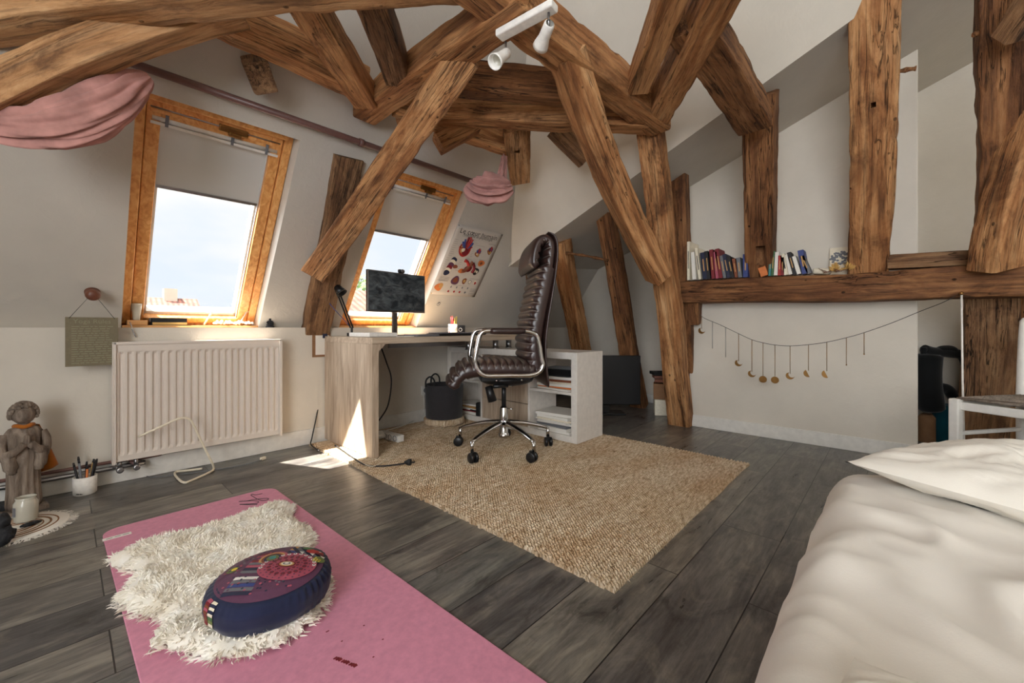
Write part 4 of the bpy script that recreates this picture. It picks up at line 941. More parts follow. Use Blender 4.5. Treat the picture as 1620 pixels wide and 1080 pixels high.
def pillow(name, lb, c, rx_, ry_, rz_, ang, mat, tilt=0.0, seed=0, grp=None):
    mb = MB(); Rm = rotz(ang) @ Matrix.Rotation(tilt, 3, 'Y'); vs = []; n1, n2 = 60, 44
    def f(sgn):
        def g(a, b):
            x = a * 2 - 1; y = b * 2 - 1; pin = 1 - .09 * (1 - abs(y) ** 2) * abs(x) ** 6; pin2 = 1 - .10 * (1 - abs(x) ** 2) * abs(y) ** 6
            z = max(0, (1 - abs(x) ** 2.6)) ** .55 * max(0, (1 - abs(y) ** 2.6)) ** .55
            wr = .09 * noise.noise(V((x * 3 + seed, y * 3, sgn))) + .06 * (1 - abs(noise.noise(V((x * 5 + y * 3, y * 4 - x, seed)))) * 3) + .05 * noise.noise(V((x * 8, y * 4 + seed, 2))) * (abs(x) > .5)
            return V(c) + Rm @ V((x * rx_ * pin2, y * ry_ * pin, sgn * rz_ * z * (1 + wr * 3) * (1 if sgn > 0 else .75)))
        return g
    mb.grid(f(1), n1, n2); mb.grid(f(-1), n1, n2)
    return build(mb, name, M[mat], None, lb, 'pillow', grp)
pillow('pillow', 'large plump ivory pillow at the head of the bed', (1.275, -.315, .454), .205, .345, .062, -.47, 'pillow', 0.0, 2)
pillow('pillow', 'corner of a small white cushion at the bottom edge of the photo', (.325, -.140, .468), .14, .19, .040, -.15, 'pillow', 0, 7)

# rush seat chair
CA = V((2.69, -.20, 0)); dS = V((.855, -.52, 0)).normalized(); dW = V((-.52, -.855, 0)).normalized()
def wc(a, b, z): return CA + dS * a + dW * b + V((0, 0, z))   # a depth, b width
r = empty('ladder_back_chair', CA + dS * .2 + dW * .2, 'white painted ladder-back chair with woven rush seat beside the bed', 'chair')
RW = Matrix((dS, dW, UP)).transposed()
def stick(name, p0, p1, w, h, lb=None):
    p0 = V(p0); p1 = V(p1); t_ = (p1 - p0); mb = MB(); z = t_.normalized(); x = dS - z * dS.dot(z)
    x.normalize(); y = z.cross(x); mb.box((p0 + p1) / 2, (w, h, t_.length), Matrix((x, y, z)).transposed()); return build(mb, name, M['trimwhite'], r, label=lb, bevel=.006, seg=3)
for b in (0, .42): stick('leg', wc(0, b, 0), wc(0, b, .455), .036, .036)
for b in (.03, .39):
    mb = MB(); mb.tube([wc(.40 + .06 * max(0, z - .44) * (z > .44) + (.0), b, z) for z in (0, .2, .44, .6, .72, .80, .815)], [.015, .017, .019, .019, .018, .015, .006], 14); build(mb, 'back_post', M['trimwhite'], r)
for z in (.775, .70, .635, .565):
    mb = MB(); mb.box(wc(.405 + .06 * (z - .44), .21, z), (.012, .34, .034), RW); build(mb, 'back_slat', M['trimwhite'], r, bevel=.003)
for z in (.14, .30): stick('stretcher', wc(.0, .0, z), wc(.40, .03, z), .018, .018); stick('stretcher', wc(.0, .42, z), wc(.40, .39, z), .018, .018)
for z in (.20,): stick('stretcher', wc(0, .0, z), wc(0, .42, z), .02, .02); stick('stretcher', wc(.4, .03, z), wc(.4, .39, z), .02, .02)
mb = MB()
mb.box(wc(.01, .21, .425), (.022, .40, .036), RW); mb.box(wc(.40, .21, .425), (.022, .34, .036), RW)
for b, b2 in ((.0, .03), (.42, .39)): 
    p0, p1 = wc(0, b, .425), wc(.40, b2, .425); z = (p1 - p0).normalized(); mb.box((p0 + p1) / 2, (.022, .036, (p1 - p0).length), Matrix((z.cross(UP), UP, z)).transposed())
build(mb, 'seat_rail', M['trimwhite'], r, bevel=.004)
t = NT('woven_rush'); n_ = t.noise(t.coord(scale=(1, 1, 1)), 60, 4); M['rush'] = t.fin(t.ramp(n_, [(.3, (96, 86, 78)), (.6, (150, 138, 126)), (.8, (176, 166, 154))]), .8, 0, t.bump(n_, .4, .003))
mb = MB(); ncord = 20
for k in range(ncord):     # cords converge in four triangles
    f = (k + .5) / ncord
    for (P0, P1, P2_, P3) in ((wc(.0, .0, 0), wc(.0, .42, 0), wc(.40, .39, 0), wc(.40, .03, 0)),):
        cen = (P0 + P1 + P2_ + P3) / 4; q = [p.lerp(cen, f) for p in (P0, P1, P2_, P3)]; zz_ = .447 + .010 * (1 - f) ** .5 - .006 * f
        for a_, b_2 in zip(q, q[1:] + q[:1]): mb.tube([a_ + UP * zz_, a_.lerp(b_2, .5) + UP * (zz_ + .001), b_2 + UP * zz_], .0058, 6)
build(mb, 'rush_seat', M['rush'], r, label='woven grey-brown rush seat')
# ================================================================ ON AND AROUND THE DESK
def single(mb, name, mat, label, cat, **k): return build(mb, name, mat, None, label, cat, **k)
zt = DZ + .0008
# monitor
q0 = px(580, 493, 2.69); q1 = px(671, 495, 3.06); mdir = (q1 - q0); mdir.z = 0; mw = mdir.length; mdir.normalize(); mn = mdir.cross(UP); mn = -mn if mn.dot(F) > 0 else mn   # mn towards viewer
mc = (q0 + q1) / 2; mz0 = .874; mz1 = 1.150; MRM = Matrix((mdir, -mn, UP)).transposed()
r = empty('computer_monitor', (mc.x, mc.y + .03, zt), 'flat computer monitor with dark screen and painted grey reflection standing on the desk', 'monitor')
mb = MB(); mb.box((mc.x, mc.y, (mz0 + mz1) / 2), (mw, .022, mz1 - mz0), MRM); build(mb, 'housing', M['steel'], r, bevel=.004)
c = V((mc.x, mc.y, (mz0 + mz1) / 2 + .003)) + mn * .0115; mb = MB(); mb.box(c, (mw - .012, .002, mz1 - mz0 - .022), MRM); build(mb, 'screen', M['screen'], r)
b = V((mc.x, mc.y, 0)) - mn * .03; mb = MB(); mb.box(b + UP * (zt + .10), (.042, .012, .22), MRM); build(mb, 'stand_neck', M['steel'], r, bevel=.003)
mb = MB(); mb.box(b + mn * .03 + UP * (zt + .005), (.19, .15, .009), MRM); build(mb, 'stand_base', M['steel'], r, bevel=.004)
w = V((mc.x, mc.y, mz1 + .015)) + mdir * .03 + mn * .005
r = empty('webcam', w - UP * .016, 'small round webcam clipped on top of the monitor', 'webcam')
mb = MB(); mb.box(w - UP * .001, (.052, .022, .024), MRM); build(mb, 'webcam_body', M['black'], r, bevel=.009, seg=4)
mb = MB(); mb.lathe([(.011, 0), (.011, .006), (.008, .008), (.001, .005)], w + mn * .010, 18, axis=mn); build(mb, 'lens', M['steel'], r)
mb = MB(); mb.box(w - UP * .013, (.03, .03, .004), MRM); build(mb, 'clip', M['black'], r)
def desk_px(u, v): return onz(u, v, zt)
def at(x, y, a=0): return rotz(a)
mb = MB(); mb.bb(1.235, 1.43, 2.30, 2.56, zt, zt + .026); single(mb, 'document_tray', M['white'], 'flat pale box on the left corner of the desk', 'box', bevel=.006)
mb = MB(); mb.box((1.62, 2.315, zt + .006), (.19, .14, .012), rotz(.12)); single(mb, 'notebook', M['greyp'], 'thin blue-grey notebook in front of the monitor', 'notebook', bevel=.002)
mb = MB(); mb.box((1.46, 2.285, zt + .0025), (.11, .09, .004), rotz(-.3)); single(mb, 'note_pad', M['paper'], 'small white notepad between pale box and blue-grey notebook', 'notepad', bevel=.001)
r = empty('keyboard', (1.93, 2.34, zt), 'dark computer keyboard with pale keys right of the monitor', 'keyboard')
mb = MB(); mb.box((1.93, 2.34, zt + .008), (.42, .14, .015), rotz(.02)); build(mb, 'keyboard_case', M['black'], r, bevel=.004)
mb = MB()
for i in range(18):
    for j in range(5): mb.box((1.93 - .187 + i * .022, 2.34 - .048 + j * .024, zt + .0195), (.018, .019, .006), rotz(.02))
build(mb, 'keys', M['greyp'], r, kind='stuff')
r = empty('computer_mouse', (2.20, 2.36, zt), 'black computer mouse right of the keyboard', 'mouse')
mb = MB(); mb.ell((2.20, 2.36, zt + .014), (.032, .052, .020), fn=lambda q: 1 if q.z > -.6 else .9); build(mb, 'mouse_body', M['black'], r)
mb = MB(); mb.tube([(2.198, 2.372, zt + .032), (2.198, 2.385, zt + .031)], .004, 8); build(mb, 'scroll_wheel', M['greyp'], r)
# pen pots
pp = V((2.10, 2.58, zt)); r = empty('pencil_pot', pp, 'white pot with a red print holding red and yellow pencils', 'pencil pot')
mb = MB(); mb.lathe([(.033, 0), (.036, .003), (.036, .085), (.033, .085), (.033, .006), (.001, .006)], pp, 28, caps=False); build(mb, 'pot', M['white'], r)
mb = MB(); Mx = frame(pp - F * .0372 - R * .016 + UP * .043, UP, -R, -F); Mx = frame(pp - F * .0362 - R * .014 + UP * .045, UP, -R); 
for a0, a1, z0, z1 in ((-.95, -.55, .014, .034), (-1.0, -.62, .038, .050), (-.95, -.60, .054, .070)): mb.grid(lambda a, b: pp + (-F * math.cos(a0 + (a1 - a0) * a) + R * math.sin(a0 + (a1 - a0) * a)) * .0366 + UP * (z0 + (z1 - z0) * b), 4, 1)
build(mb, 'red_print', M['red'], r)
rn = random.Random(4)
for k in range(11):
    a = rn.uniform(0, 6.28); rr = rn.uniform(.005, .024); tl = V((math.cos(a), math.sin(a), 0)); p0 = pp + tl * rr + UP * .008; p1 = p0 + tl * .010 + UP * rn.uniform(.11, .135)
    mb = MB(); mb.tube([p0, p1], .0042, 7); mb.tube([p1, p1 + (p1 - p0).normalized() * .012], [.0042, .0006], 7); single(mb, 'pencil', M['yellow' if k in (2, 6) else 'tan' if k == 8 else 'red'], {2: 'yellow pencil in the white pot on the desk', 6: 'yellow pencil in the white pot on the desk', 8: 'tan pencil in the white pot on the desk'}.get(k, 'red coloured pencil standing in the white pot on the desk'), 'pencil', group='yellow pencils in the white pot' if k in (2, 6) else None if k == 8 else 'red pencils in the white pot')
pp = V((2.20, 2.60, zt)); r = empty('dark_mug', pp, 'dark grey mug with a pale round emblem beside the pencil pot', 'mug')
mb = MB(); mb.lathe([(.030, 0), (.034, .004), (.034, .075), (.031, .075), (.030, .006), (.001, .006)], pp, 28, caps=False); build(mb, 'mug_body', M['felt'], r)
mb = MB(); mb.lathe([(.015, 0), (.015, .0015), (.011, .0015), (.011, 0)], pp - F * .0345 + UP * .04, 20, axis=-F, caps=False); build(mb, 'emblem', M['white'], r)
# articulated lamp clamped to the desk
J0 = V((1.275, 2.60, zt)); e1 = px(531, 452, (J0.dot(F))); e0 = px(515, 522, J0.dot(F)); e2 = px(533, 408, J0.dot(F) - .03)
r = empty('desk_lamp', J0, 'black articulated clamp lamp at the left back corner of the desk', 'desk lamp')
mb = MB(); mb.box(J0 + UP * .012, (.045, .05, .022)); mb.tube([J0 + UP * .02, J0 + UP * .06], .008); build(mb, 'clamp', M['black'], r, bevel=.003)
sv = R * .008
b0 = J0 + UP * .055; mb = MB(); mb.tube([b0 - sv, e1 - sv], .0055, 8); mb.tube([b0 + sv, e1 + sv], .0055, 8); build(mb, 'lower_arm', M['blackmat'], r)
mb = MB(); mb.tube([e1 - sv, e2 - sv], .0055, 8); mb.tube([e1 + sv, e2 + sv], .0055, 8); build(mb, 'upper_arm', M['blackmat'], r)
mb = MB(); mb.tube([e1 - F * .016, e1 + F * .016], .016, 18); build(mb, 'joint', M['steel'], r)
mb = MB(); mb.lathe([(.014, 0), (.018, .01), (.026, .05), (.036, .085), (.034, .085), (.024, .05), (.001, .006)], e1 - F * .02 + UP * .012 , 22, axis=(.35, -.55, -.75), caps=False); build(mb, 'lamp_shade', M['black'], r)
mb = MB(); mb.box(e2, (.045, .03, .022), MRM); mb.tube([e2, e2 - UP * .05 + R * .004], .010, 10); build(mb, 'counterweight', M['black'], r, bevel=.003)
mb = MB(); mb.tube(sm_path([e2 - R * .01, e1 - R * .03 - UP * .01, e1 - R * .055 - UP * .09, b0 - R * .03 + UP * .03, b0 - R * .012]), .0022, 6); build(mb, 'lamp_cable', M['blue'], r, label='thin blue cable hanging along the arm')
# cables
def cable(name, lb, pts, rad, mat, cat='cable', par=None): mb = MB(); mb.tube(sm_path(pts, 8), rad, 7); return build(mb, name, M[mat], par, lb, None if par else cat)
cable('power_cable', 'black cable hanging down the wall between radiator and desk panel', [px(508, 596, 2.82), px(504, 640, 2.80), onz(494, 690, .06), onz(492, 703, .02), onz(505, 713, .022)], .004, 'rubber')
cable('power_cable', 'black cable hanging from under the tabletop beside the desk panel', [(1.47, 2.60, DZ - .042), px(611, 572, 2.72), px(619, 600, 2.72), px(614, 640, 2.70), px(600, 664, 2.60), px(592, 672, 2.62)], .0045, 'rubber')
r = empty('extension_cable', onz(640, 735, .02), 'dark loose cord with a plug lying on the jute rug in front of the desk', 'cord')
cable('cord', None, [onz(530, 704, .022), onz(556, 722, .020), onz(578, 735, .021), onz(606, 737, .020), onz(640, 733, .022)], .0042, 'rubber', par=r)
mb = MB(); p = onz(646, 731, .028); mb.lathe([(.006, -.022), (.012, -.010), (.018, .0), (.020, .010), (.016, .016)], p, 16, axis=R); mb.tube([p + R * .014 + F * .008, p + R * .036 + F * .008], .0024, 6); mb.tube([p + R * .014 - F * .008, p + R * .036 - F * .008], .0024, 6); build(mb, 'plug', M['rubber'], r)
cable('thin_cable', 'thin pale cord lying over the dark cord near the desk panel', [onz(548, 715, .020), onz(585, 737, .024), onz(612, 727, .020)], .002, 'cream', 'cord')
pz = V((1.50, 2.36, .022)); r = empty('power_strip', pz, 'white multi-socket power strip on the rug behind the desk panel', 'power strip')
pa = math.atan2((onz(640, 692) - onz(600, 682)).y, (onz(640, 692) - onz(600, 682)).x); RP = rotz(pa); pc = onz(618, 690, .04)
r.location = (pc.x, pc.y, .018)
mb = MB(); mb.box((pc.x, pc.y, .042), (.22, .05, .044), RP); build(mb, 'strip_body', M['white'], r, bevel=.004)
for k in range(4):
    c = V((pc.x, pc.y, .044)) + RP @ V((-.078 + k * .052, -.0255, 0)); mb = MB(); mb.lathe([(.0185, 0), (.0185, .0015), (.016, .0015), (.015, -.004), (.001, -.004)], c, 18, axis=RP @ V((0, -1, 0)), caps=False); so_ = build(mb, 'socket', M['greyp'], r)
c = V((pc.x, pc.y, .052)) + RP @ V((-.05, -.05, 0)); mb = MB(); mb.box(c, (.05, .055, .034), RP @ Matrix.Rotation(.5, 3, 'Y')); single(mb, 'plug_adapter', M['white'], 'white angular charger plugged into the power strip', 'charger', bevel=.006)
cable('white_cable', 'white cable running along the baseboard from the wall socket to the power strip', [ony(670, 622, YW - .012), ony(671, 648, YW - .02), onz(662, 660, .03), onz(640, 672, .022), onz(600, 684, .024)], .004, 'white')
sp = ony(672, 617, YW); r = empty('wall_socket', (sp.x, YW, sp.z), 'white double wall socket above the basket', 'wall socket')
mb = MB(); mb.box((sp.x, YW - .006, sp.z), (.075, .011, .075)); build(mb, 'plate', M['white'], r, bevel=.002)
mb = MB(); mb.lathe([(.02, 0), (.02, -.004), (.001, -.005)], (sp.x, YW - .012, sp.z), 18, axis=(0, -1, 0)); build(mb, 'insert', M['greyp'], r)
# basket
bc = onz(705, 660, 0); bc = V((2.03, 2.60, .020)); r = empty('felt_basket', bc, 'round charcoal felt basket with jute bottom between desk and shelf unit', 'basket')
mb = MB(); mb.lathe([(.13, 0), (.150, .002), (.160, .02), (.158, .045), (.149, .052), (.12, .052), (.001, .052)], bc, 40); build(mb, 'jute_base', M['jute'], r, label='thick braided jute bottom ring')
mb = MB(); mb.lathe([(.140, .050), (.143, .06), (.146, .2), (.150, .305), (.146, .308), (.141, .305), (.138, .10), (.001, .075)], bc, 48, caps=False); build(mb, 'felt_body', M['felt'], r)
for s_ in (-1, 1):
    c = bc + UP * .30 + R * (-.09 * 1) + F * (.105 * s_); mb = MB(); mb.tube(sm_path([c - R * .035, c - R * .03 + UP * .05, c + UP * .075, c + R * .03 + UP * .05, c + R * .035], 5), .0065, 8); build(mb, 'handle', M['blackmat'], r, label='black leather loop handle')
# clipboard on the wall
cbp = ony(505, 545, YW - .006); mb = MB(); r = empty('clipboard', (cbp.x, YW - .004, cbp.z), 'small wooden clipboard with a note hanging on the wall by the desk', 'clipboard')
mb.box((cbp.x + .015, YW - .006, cbp.z), (.12, .006, .165)); build(mb, 'board', M['card'], r, bevel=.001)
mb = MB(); mb.box((cbp.x + .019, YW - .0105, cbp.z - .003), (.09, .001, .13)); 
build(mb, 'note', M['paper'], r)
mb = MB(); mb.box((cbp.x + .035, YW - .014, cbp.z + .058), (.03, .008, .03)); build(mb, 'clamp', M['navyp'], r, bevel=.002)
# TV and things in the far corner
t0 = px(958, 592, 3.72); r = empty('television', (t0.x, t0.y, 0), 'black flat television on the floor behind the white shelf unit', 'television')
TR_ = Matrix((R, F, UP)).transposed()
mb = MB(); mb.box((t0.x, t0.y, .30), (.62, .035, .44), TR_); build(mb, 'tv_body', M['black'], r, bevel=.006)
mb = MB(); mb.box((t0.x, t0.y, .035), (.06, .06, .09), TR_); mb.box((t0.x, t0.y, .008), (.32, .18, .014), TR_); build(mb, 'tv_stand', M['black'], r, bevel=.003)
b0 = onz(1046, 655, 0); mb = MB(); mb.box((b0.x, b0.y, .07), (.13, .12, .14), rotz(.5)); single(mb, 'storage_box', M['oakgrey'] if 0 else M['cream'], 'small box on the floor tucked behind the tall main post', 'box', bevel=.004)
mb = MB(); mb.box((b0.x, b0.y, .21), (.15, .13, .135), rotz(.4)); single(mb, 'cardboard_box', M['card'], 'open cardboard box stacked behind the tall main post', 'box', bevel=.003)
for k, (m_, zz_) in enumerate((('brown', .2905), ('darkwood', .322), ('blackmat', .353))):
    mb = MB(); mb.box((b0.x - .01 * k, b0.y + .01 * k, zz_ + .014), (.15, .11, .026), rotz(.4 + .15 * k)); single(mb, 'old_book', M[m_], ('brown old book lying lowest on the cardboard box', 'reddish old book in the middle of the pile on the cardboard box', 'black book lying topmost on the cardboard box')[k], 'book', bevel=.002)
# ================================================================ POSTER ON THE SLOPE
def on_slope(u, v, n=0.0): return onc(u, v, -n / NS.y)
TL, TR2, BR2, BL = on_slope(724, 355), on_slope(793, 368), on_slope(752, 473), on_slope(681, 461)
ex = V((1, 0, 0)); pw = ((TR2 - TL).x + (BR2 - BL).x) / 2; ph = ((TL - BL).dot(US) + (TR2 - BR2).dot(US)) / 2
po = BL.copy(); po.x = (TL.x + BL.x) / 2; po = S0 + V((po.x, 0, 0)) + US * ((BL - S0).dot(US) + (BR2 - S0).dot(US)) / 2
def PM(x, y, n=.004): return frame(po + ex * x + US * y - NS * n, ex, US, -NS)
r = empty('wall_poster', po, 'tall anatomy poster of the human heart pinned to the sloping wall right of the windows', 'poster')
mb = MB(); mb.grid(lambda a, b: po + ex * (a * pw) + US * (b * ph) - NS * (.003 + .010 * max(0, b - .97) * 33 * math.sin(math.pi * a) ** 2), 12, 20); build(mb, 'sheet', M['posterpaper'], r, solid=.001)
mb = MB(); text_into(mb, 'Le cœur humain', pw * .125, PM(pw * .5, ph * .925)); text_into(mb, 'Anatomie et physiologie', pw * .066, PM(pw * .5, ph * .885)); build(mb, 'title', M['ink'], r, label='black poster title')
hn = ('red', 'darkred', 'blue', 'orange', 'brown', 'tan', 'cream', 'greyp', 'navyp', 'ink', 'gold', 'plum')
hm = [M[k] for k in hn]; HI = {k: i for i, k in enumerate(hn)}
def blob(mb, x, y, rx_, ry_, c, lay=0, rot=0, pts=None, n_=18, sh=0.0):
    A = []
    for k in range(n_):
        a = 2 * math.pi * k / n_; X = rx_ * math.cos(a) * (1 + sh * math.sin(a)); Y = ry_ * math.sin(a); w_ = 1 + .08 * math.sin(3 * a + x * 9)
        A.append((X * w_, Y * w_))
    Mx = PM(x * pw, y * ph, .0045 + lay * .0004) @ Matrix.Rotation(rot, 4, 'Z'); mb.add([Mx @ V((a, b, 0)) for a, b in A], [tuple(range(n_))], HI[c])
def strk(mb, pts, w_, c, lay=0): 
    P = sm_path([PM(x * pw, y * ph, .0045 + lay * .0004) @ V((0, 0, 0)) for x, y in pts], 4); mb.tube(P, w_, 5, mi=HI[c])
def heart(name, x, y, s, pal, big=False):
    mb = MB(); q = pw
    blob(mb, x, y, .5 * s * q, .58 * s * q, pal[0], 0, .5, sh=.25); blob(mb, x - .16 * s, y + .05 * s, .26 * s * q, .36 * s * q, pal[1], 1, .3); blob(mb, x + .10 * s, y - .08 * s, .28 * s * q, .34 * s * q, pal[2], 2, .5, sh=.2); blob(mb, x - .14 * s, y + .03 * s, .14 * s * q, .22 * s * q, pal[3], 3, .2)
    k = pw / ph
    for dx, dy, c in ((-.3, .75, 'blue'), (-.1, .95, 'darkred'), (.1, .98, 'red'), (.3, .85, 'red'), (.45, .6, 'blue'), (-.42, .55, 'blue'), (.52, .3, 'red'), (-.55, .15, 'red')):
        strk(mb, [(x + dx * .3 * s, y + .15 * s * k), (x + dx * .7 * s, y + dy * .55 * s * k), (x + dx * s, y + dy * s * k)], .07 * s * q if abs(dx) < .5 else .04 * s * q, c, 3)
    return build(mb, name, hm, r)
heart('heart_drawing', .33, .685, .24, ('red', 'tan', 'darkred', 'cream'))
heart('heart_drawing', .63, .66, .105, ('brown', 'gold', 'tan', 'cream')); heart('heart_drawing', .875, .72, .10, ('brown', 'tan', 'gold', 'brown'))
mb = MB(); blob(mb, .80, .535, .075 * pw, .060 * pw, 'orange'); blob(mb, .80, .535, .03 * pw, .028 * pw, 'brown', 1); build(mb, 'valve_drawing', hm, r)
mb = MB(); blob(mb, .76, .405, .065 * pw, .070 * pw, 'ink'); blob(mb, .735, .41, .022 * pw, .03 * pw, 'cream', 1); blob(mb, .785, .40, .022 * pw, .03 * pw, 'cream', 1, .5); build(mb, 'section_drawing', hm, r)
mb = MB()
for i_, (x, y, c) in enumerate(((.20, .525, 'navyp'), (.19, .49, 'cream'), (.18, .45, 'plum'), (.165, .41, 'darkred'), (.155, .37, 'cream'), (.15, .335, 'navyp'))): blob(mb, x, y, .06 * pw, .05 * pw, c, i_ * .5)
blob(mb, .28, .435, .05 * pw, .035 * pw, 'brown', 2); build(mb, 'vessel_drawing', hm, r)
mb = MB(); strk(mb, [(.42, .54), (.50, .52), (.56, .45), (.52, .40)], .03 * pw, 'red', 1); strk(mb, [(.60, .54), (.56, .47), (.50, .40), (.44, .38)], .035 * pw, 'brown', 2); strk(mb, [(.62, .52), (.69, .45), (.68, .38)], .03 * pw, 'darkred', 1); blob(mb, .57, .43, .08 * pw, .06 * pw, 'darkred', 0); blob(mb, .43, .385, .055 * pw, .045 * pw, 'orange', 2); build(mb, 'vessel_drawing', hm, r)
mb = MB(); blob(mb, .40, .235, .085 * pw, .085 * pw, 'plum', 0, 0); blob(mb, .40, .24, .05 * pw, .05 * pw, 'brown', 1); build(mb, 'muscle_drawing', hm, r)
mb = MB(); blob(mb, .60, .24, .045 * pw, .06 * pw, 'brown'); blob(mb, .60, .24, .025 * pw, .03 * pw, 'gold', 1); build(mb, 'muscle_drawing', hm, r)
mb = MB(); blob(mb, .73, .235, .035 * pw, .04 * pw, 'greyp'); blob(mb, .73, .235, .026 * pw, .03 * pw, 'cream', 1); build(mb, 'ring_drawing', hm, r)
mb = MB(); blob(mb, .85, .235, .035 * pw, .04 * pw, 'cream'); blob(mb, .86, .225, .024 * pw, .028 * pw, 'red', 1); build(mb, 'ring_drawing', hm, r)
mb = MB(); blob(mb, .12, .115, .08 * pw, .075 * pw, 'orange', 0, .6, sh=.3); blob(mb, .15, .14, .04 * pw, .05 * pw, 'tan', 1); build(mb, 'organ_drawing', hm, r)
for i in range(4):
    mb = MB(); blob(mb, .37 + i * .125, .135, .013 * pw, .022 * pw, 'greyp'); build(mb, 'small_heart_drawing', hm, r)
    mb = MB(); blob(mb, .35 + i * .125, .065, .020 * pw, .022 * pw, 'red' if i < 3 else 'greyp'); build(mb, 'small_heart_drawing', hm, r)
mb = MB(); rn = random.Random(8)
def bar(x, y, l): mb.add([PM(x * pw, y * ph) @ V((a, b, 0)) for a, b in ((0, 0), (l * pw, 0), (l * pw, .0022), (0, .0022))], [(0, 1, 2, 3)])
for x0_, y0_, n_, l in ((.06, .27, 6, .22), (.82, .13, 5, .14), (.82, .06, 4, .14), (.02, .215, 1, .2), (.36, .165, 1, .4), (.05, .945, 1, .12), (.70, .29, 2, .25), (.55, .27, 1, .15), (.17, .86, 1, .25), (.78, .83, 2, .18), (.55, .775, 1, .2), (.72, .585, 2, .18), (.42, .565, 1, .14)):
    for k in range(n_): bar(x0_, y0_ - k * .012, l * rn.uniform(.85, 1))
for k in range(9): bar(.05, .80 - k * .028, .10 * rn.uniform(.6, 1)); bar(.49, .80 - k * .024, .06 * rn.uniform(.5, 1))
for k in range(6): bar(.03, .54 - k * .03, .08 * rn.uniform(.6, 1)); bar(.31, .535 - k * .03, .07)
build(mb, 'caption_lines', M['greyink'], r, kind='stuff')
for x, y in ((.02, .985), (.98, .985), (.98, .015), (.02, .015)):
    mb = MB(); mb.ell(PM(x * pw, y * ph, .006) @ V((0, 0, 0)), .004, nu=10, nv=6); build(mb, 'pin', M['ink' if x + y > .1 else 'gold'], r)
sp = on_slope(694, 481, .004); mb = MB(); Mx = frame(sp, ex, US, -NS)
r = empty('round_sticker', sp, 'small round black and white badge below the heart poster', 'badge')
mb.add([Mx @ V((.017 * math.cos(a * math.pi / 12), .017 * math.sin(a * math.pi / 12), 0)) for a in range(24)], [tuple(range(24))]); build(mb, 'badge_disc', M['ink'], r, solid=.001)
mb = MB(); mb.tube([Mx @ V((.012 * math.cos(a * math.pi / 10), .012 * math.sin(a * math.pi / 10), .001)) for a in range(20)], .0018, 5, closed=True); mb.tube([Mx @ V((-.006, -.006, .001)), Mx @ V((.002, .004, .001)), Mx @ V((.007, .006, .001))], .002, 5); build(mb, 'badge_symbol', M['white'], r)

# ================================================================ KNOB, YOGA SIGN, STATUE, FLOOR THINGS
kp = on_slope(146, 462); r = empty('wall_peg', kp, 'turned dark wooden knob on the sloping wall holding the green sign', 'knob')
mb = MB(); ax = (-NS).lerp(V((0, -1, 0)), .6); mb.lathe([(.026, -.01), (.028, .004), (.024, .012), (.020, .018), (.026, .026), (.021, .036), (.011, .042), (.010, .054), (.022, .060), (.027, .070), (.024, .084), (.012, .090), (.001, .091)], kp, 30, axis=ax, mi=0); build(mb, 'turned_wood', M['darkwood'], r)
kt = kp + ax.normalized() * .048
GX0, GX1, GZ0, GZ1, GY = .004, .178, .592, .818, kt.y - .0
r = empty('yoga_sign', ((GX0 + GX1) / 2, GY, GZ0), 'faded olive green sign with yoga rules hanging from the wooden knob', 'sign')
mb = MB(); mb.bb(GX0, GX1, GY - .002, GY + .002, GZ0, GZ1); build(mb, 'sign_board', M['signgreen'], r, bevel=.0008)
mb = MB(); Mx = frame(((GX0 + GX1) / 2, GY - .0028, GZ1 - .02), (1, 0, 0), (0, 0, 1)); text_into(mb, 'Yoga Rules', .028, Mx)
build(mb, 'sign_title', M['signtext'], r, label='faded heading')
mb = MB(); rn = random.Random(2)
for k in range(17):
    z = GZ1 - .045 - k * .0105; x = GX0 + .02
    while x < GX1 - .03: l = rn.uniform(.008, .026); mb.bb(x, min(x + l, GX1 - .018), GY - .0028, GY - .0021, z, z + .0035); x += l + .005
build(mb, 'sign_lines', M['signtext'], r, label='illegible faded lines of text', kind='stuff')
mb = MB(); mb.tube([(GX0 + .012, GY - .003, GZ1 - .006), kt - V((.0, 0, -.006)), (GX1 - .012, GY - .003, GZ1 - .006)], .0012, 6); build(mb, 'hanging_cord', M['ink'], r)

sb = onz(47, 800, 0); sb = V((-.115, 2.70, 0)); fd = (CAM - sb); fd.z = 0; fd.normalize(); fd = (fd + R * .35).normalized(); sdv = fd.cross(UP)  # facing
r = empty('stone_statue', sb, 'carved grey stone figure with folded hands standing against the left wall', 'statue')
def SP(x, y, z): return sb + sdv * x * .84 + fd * y * .9 + UP * z
def fold(mb, prof, n_=72, nf=13, amp=.055, mi=0):
    rs = []
    for hw, hd, cx, cy, z in prof:
        ring = []
        for k in range(n_):
            a = 2 * math.pi * k / n_; f = 1 + amp * math.sin(a * nf + 1.3 * math.sin(z * 9) + .6 * math.sin(a * 3)) * (1 if z < .3 else .6); ring.append(SP(cx + hw * f * math.cos(a), cy + hd * f * math.sin(a), z))
        rs.append(ring)
    mb.rings(rs, mi, True, True)
mb = MB(); fold(mb, [(.058, .048, 0, 0, .018), (.060, .050, 0, 0, .035), (.056, .047, 0, 0, .10), (.055, .045, 0, 0, .17), (.058, .046, 0, 0, .20), (.063, .046, 0, .002, .235), (.058, .043, 0, .003, .27), (.062, .042, 0, .002, .31), (.064, .038, 0, 0, .330), (.050, .032, 0, 0, .348), (.022, .022, 0, 0, .358), (.018, .018, 0, .004, .372)])
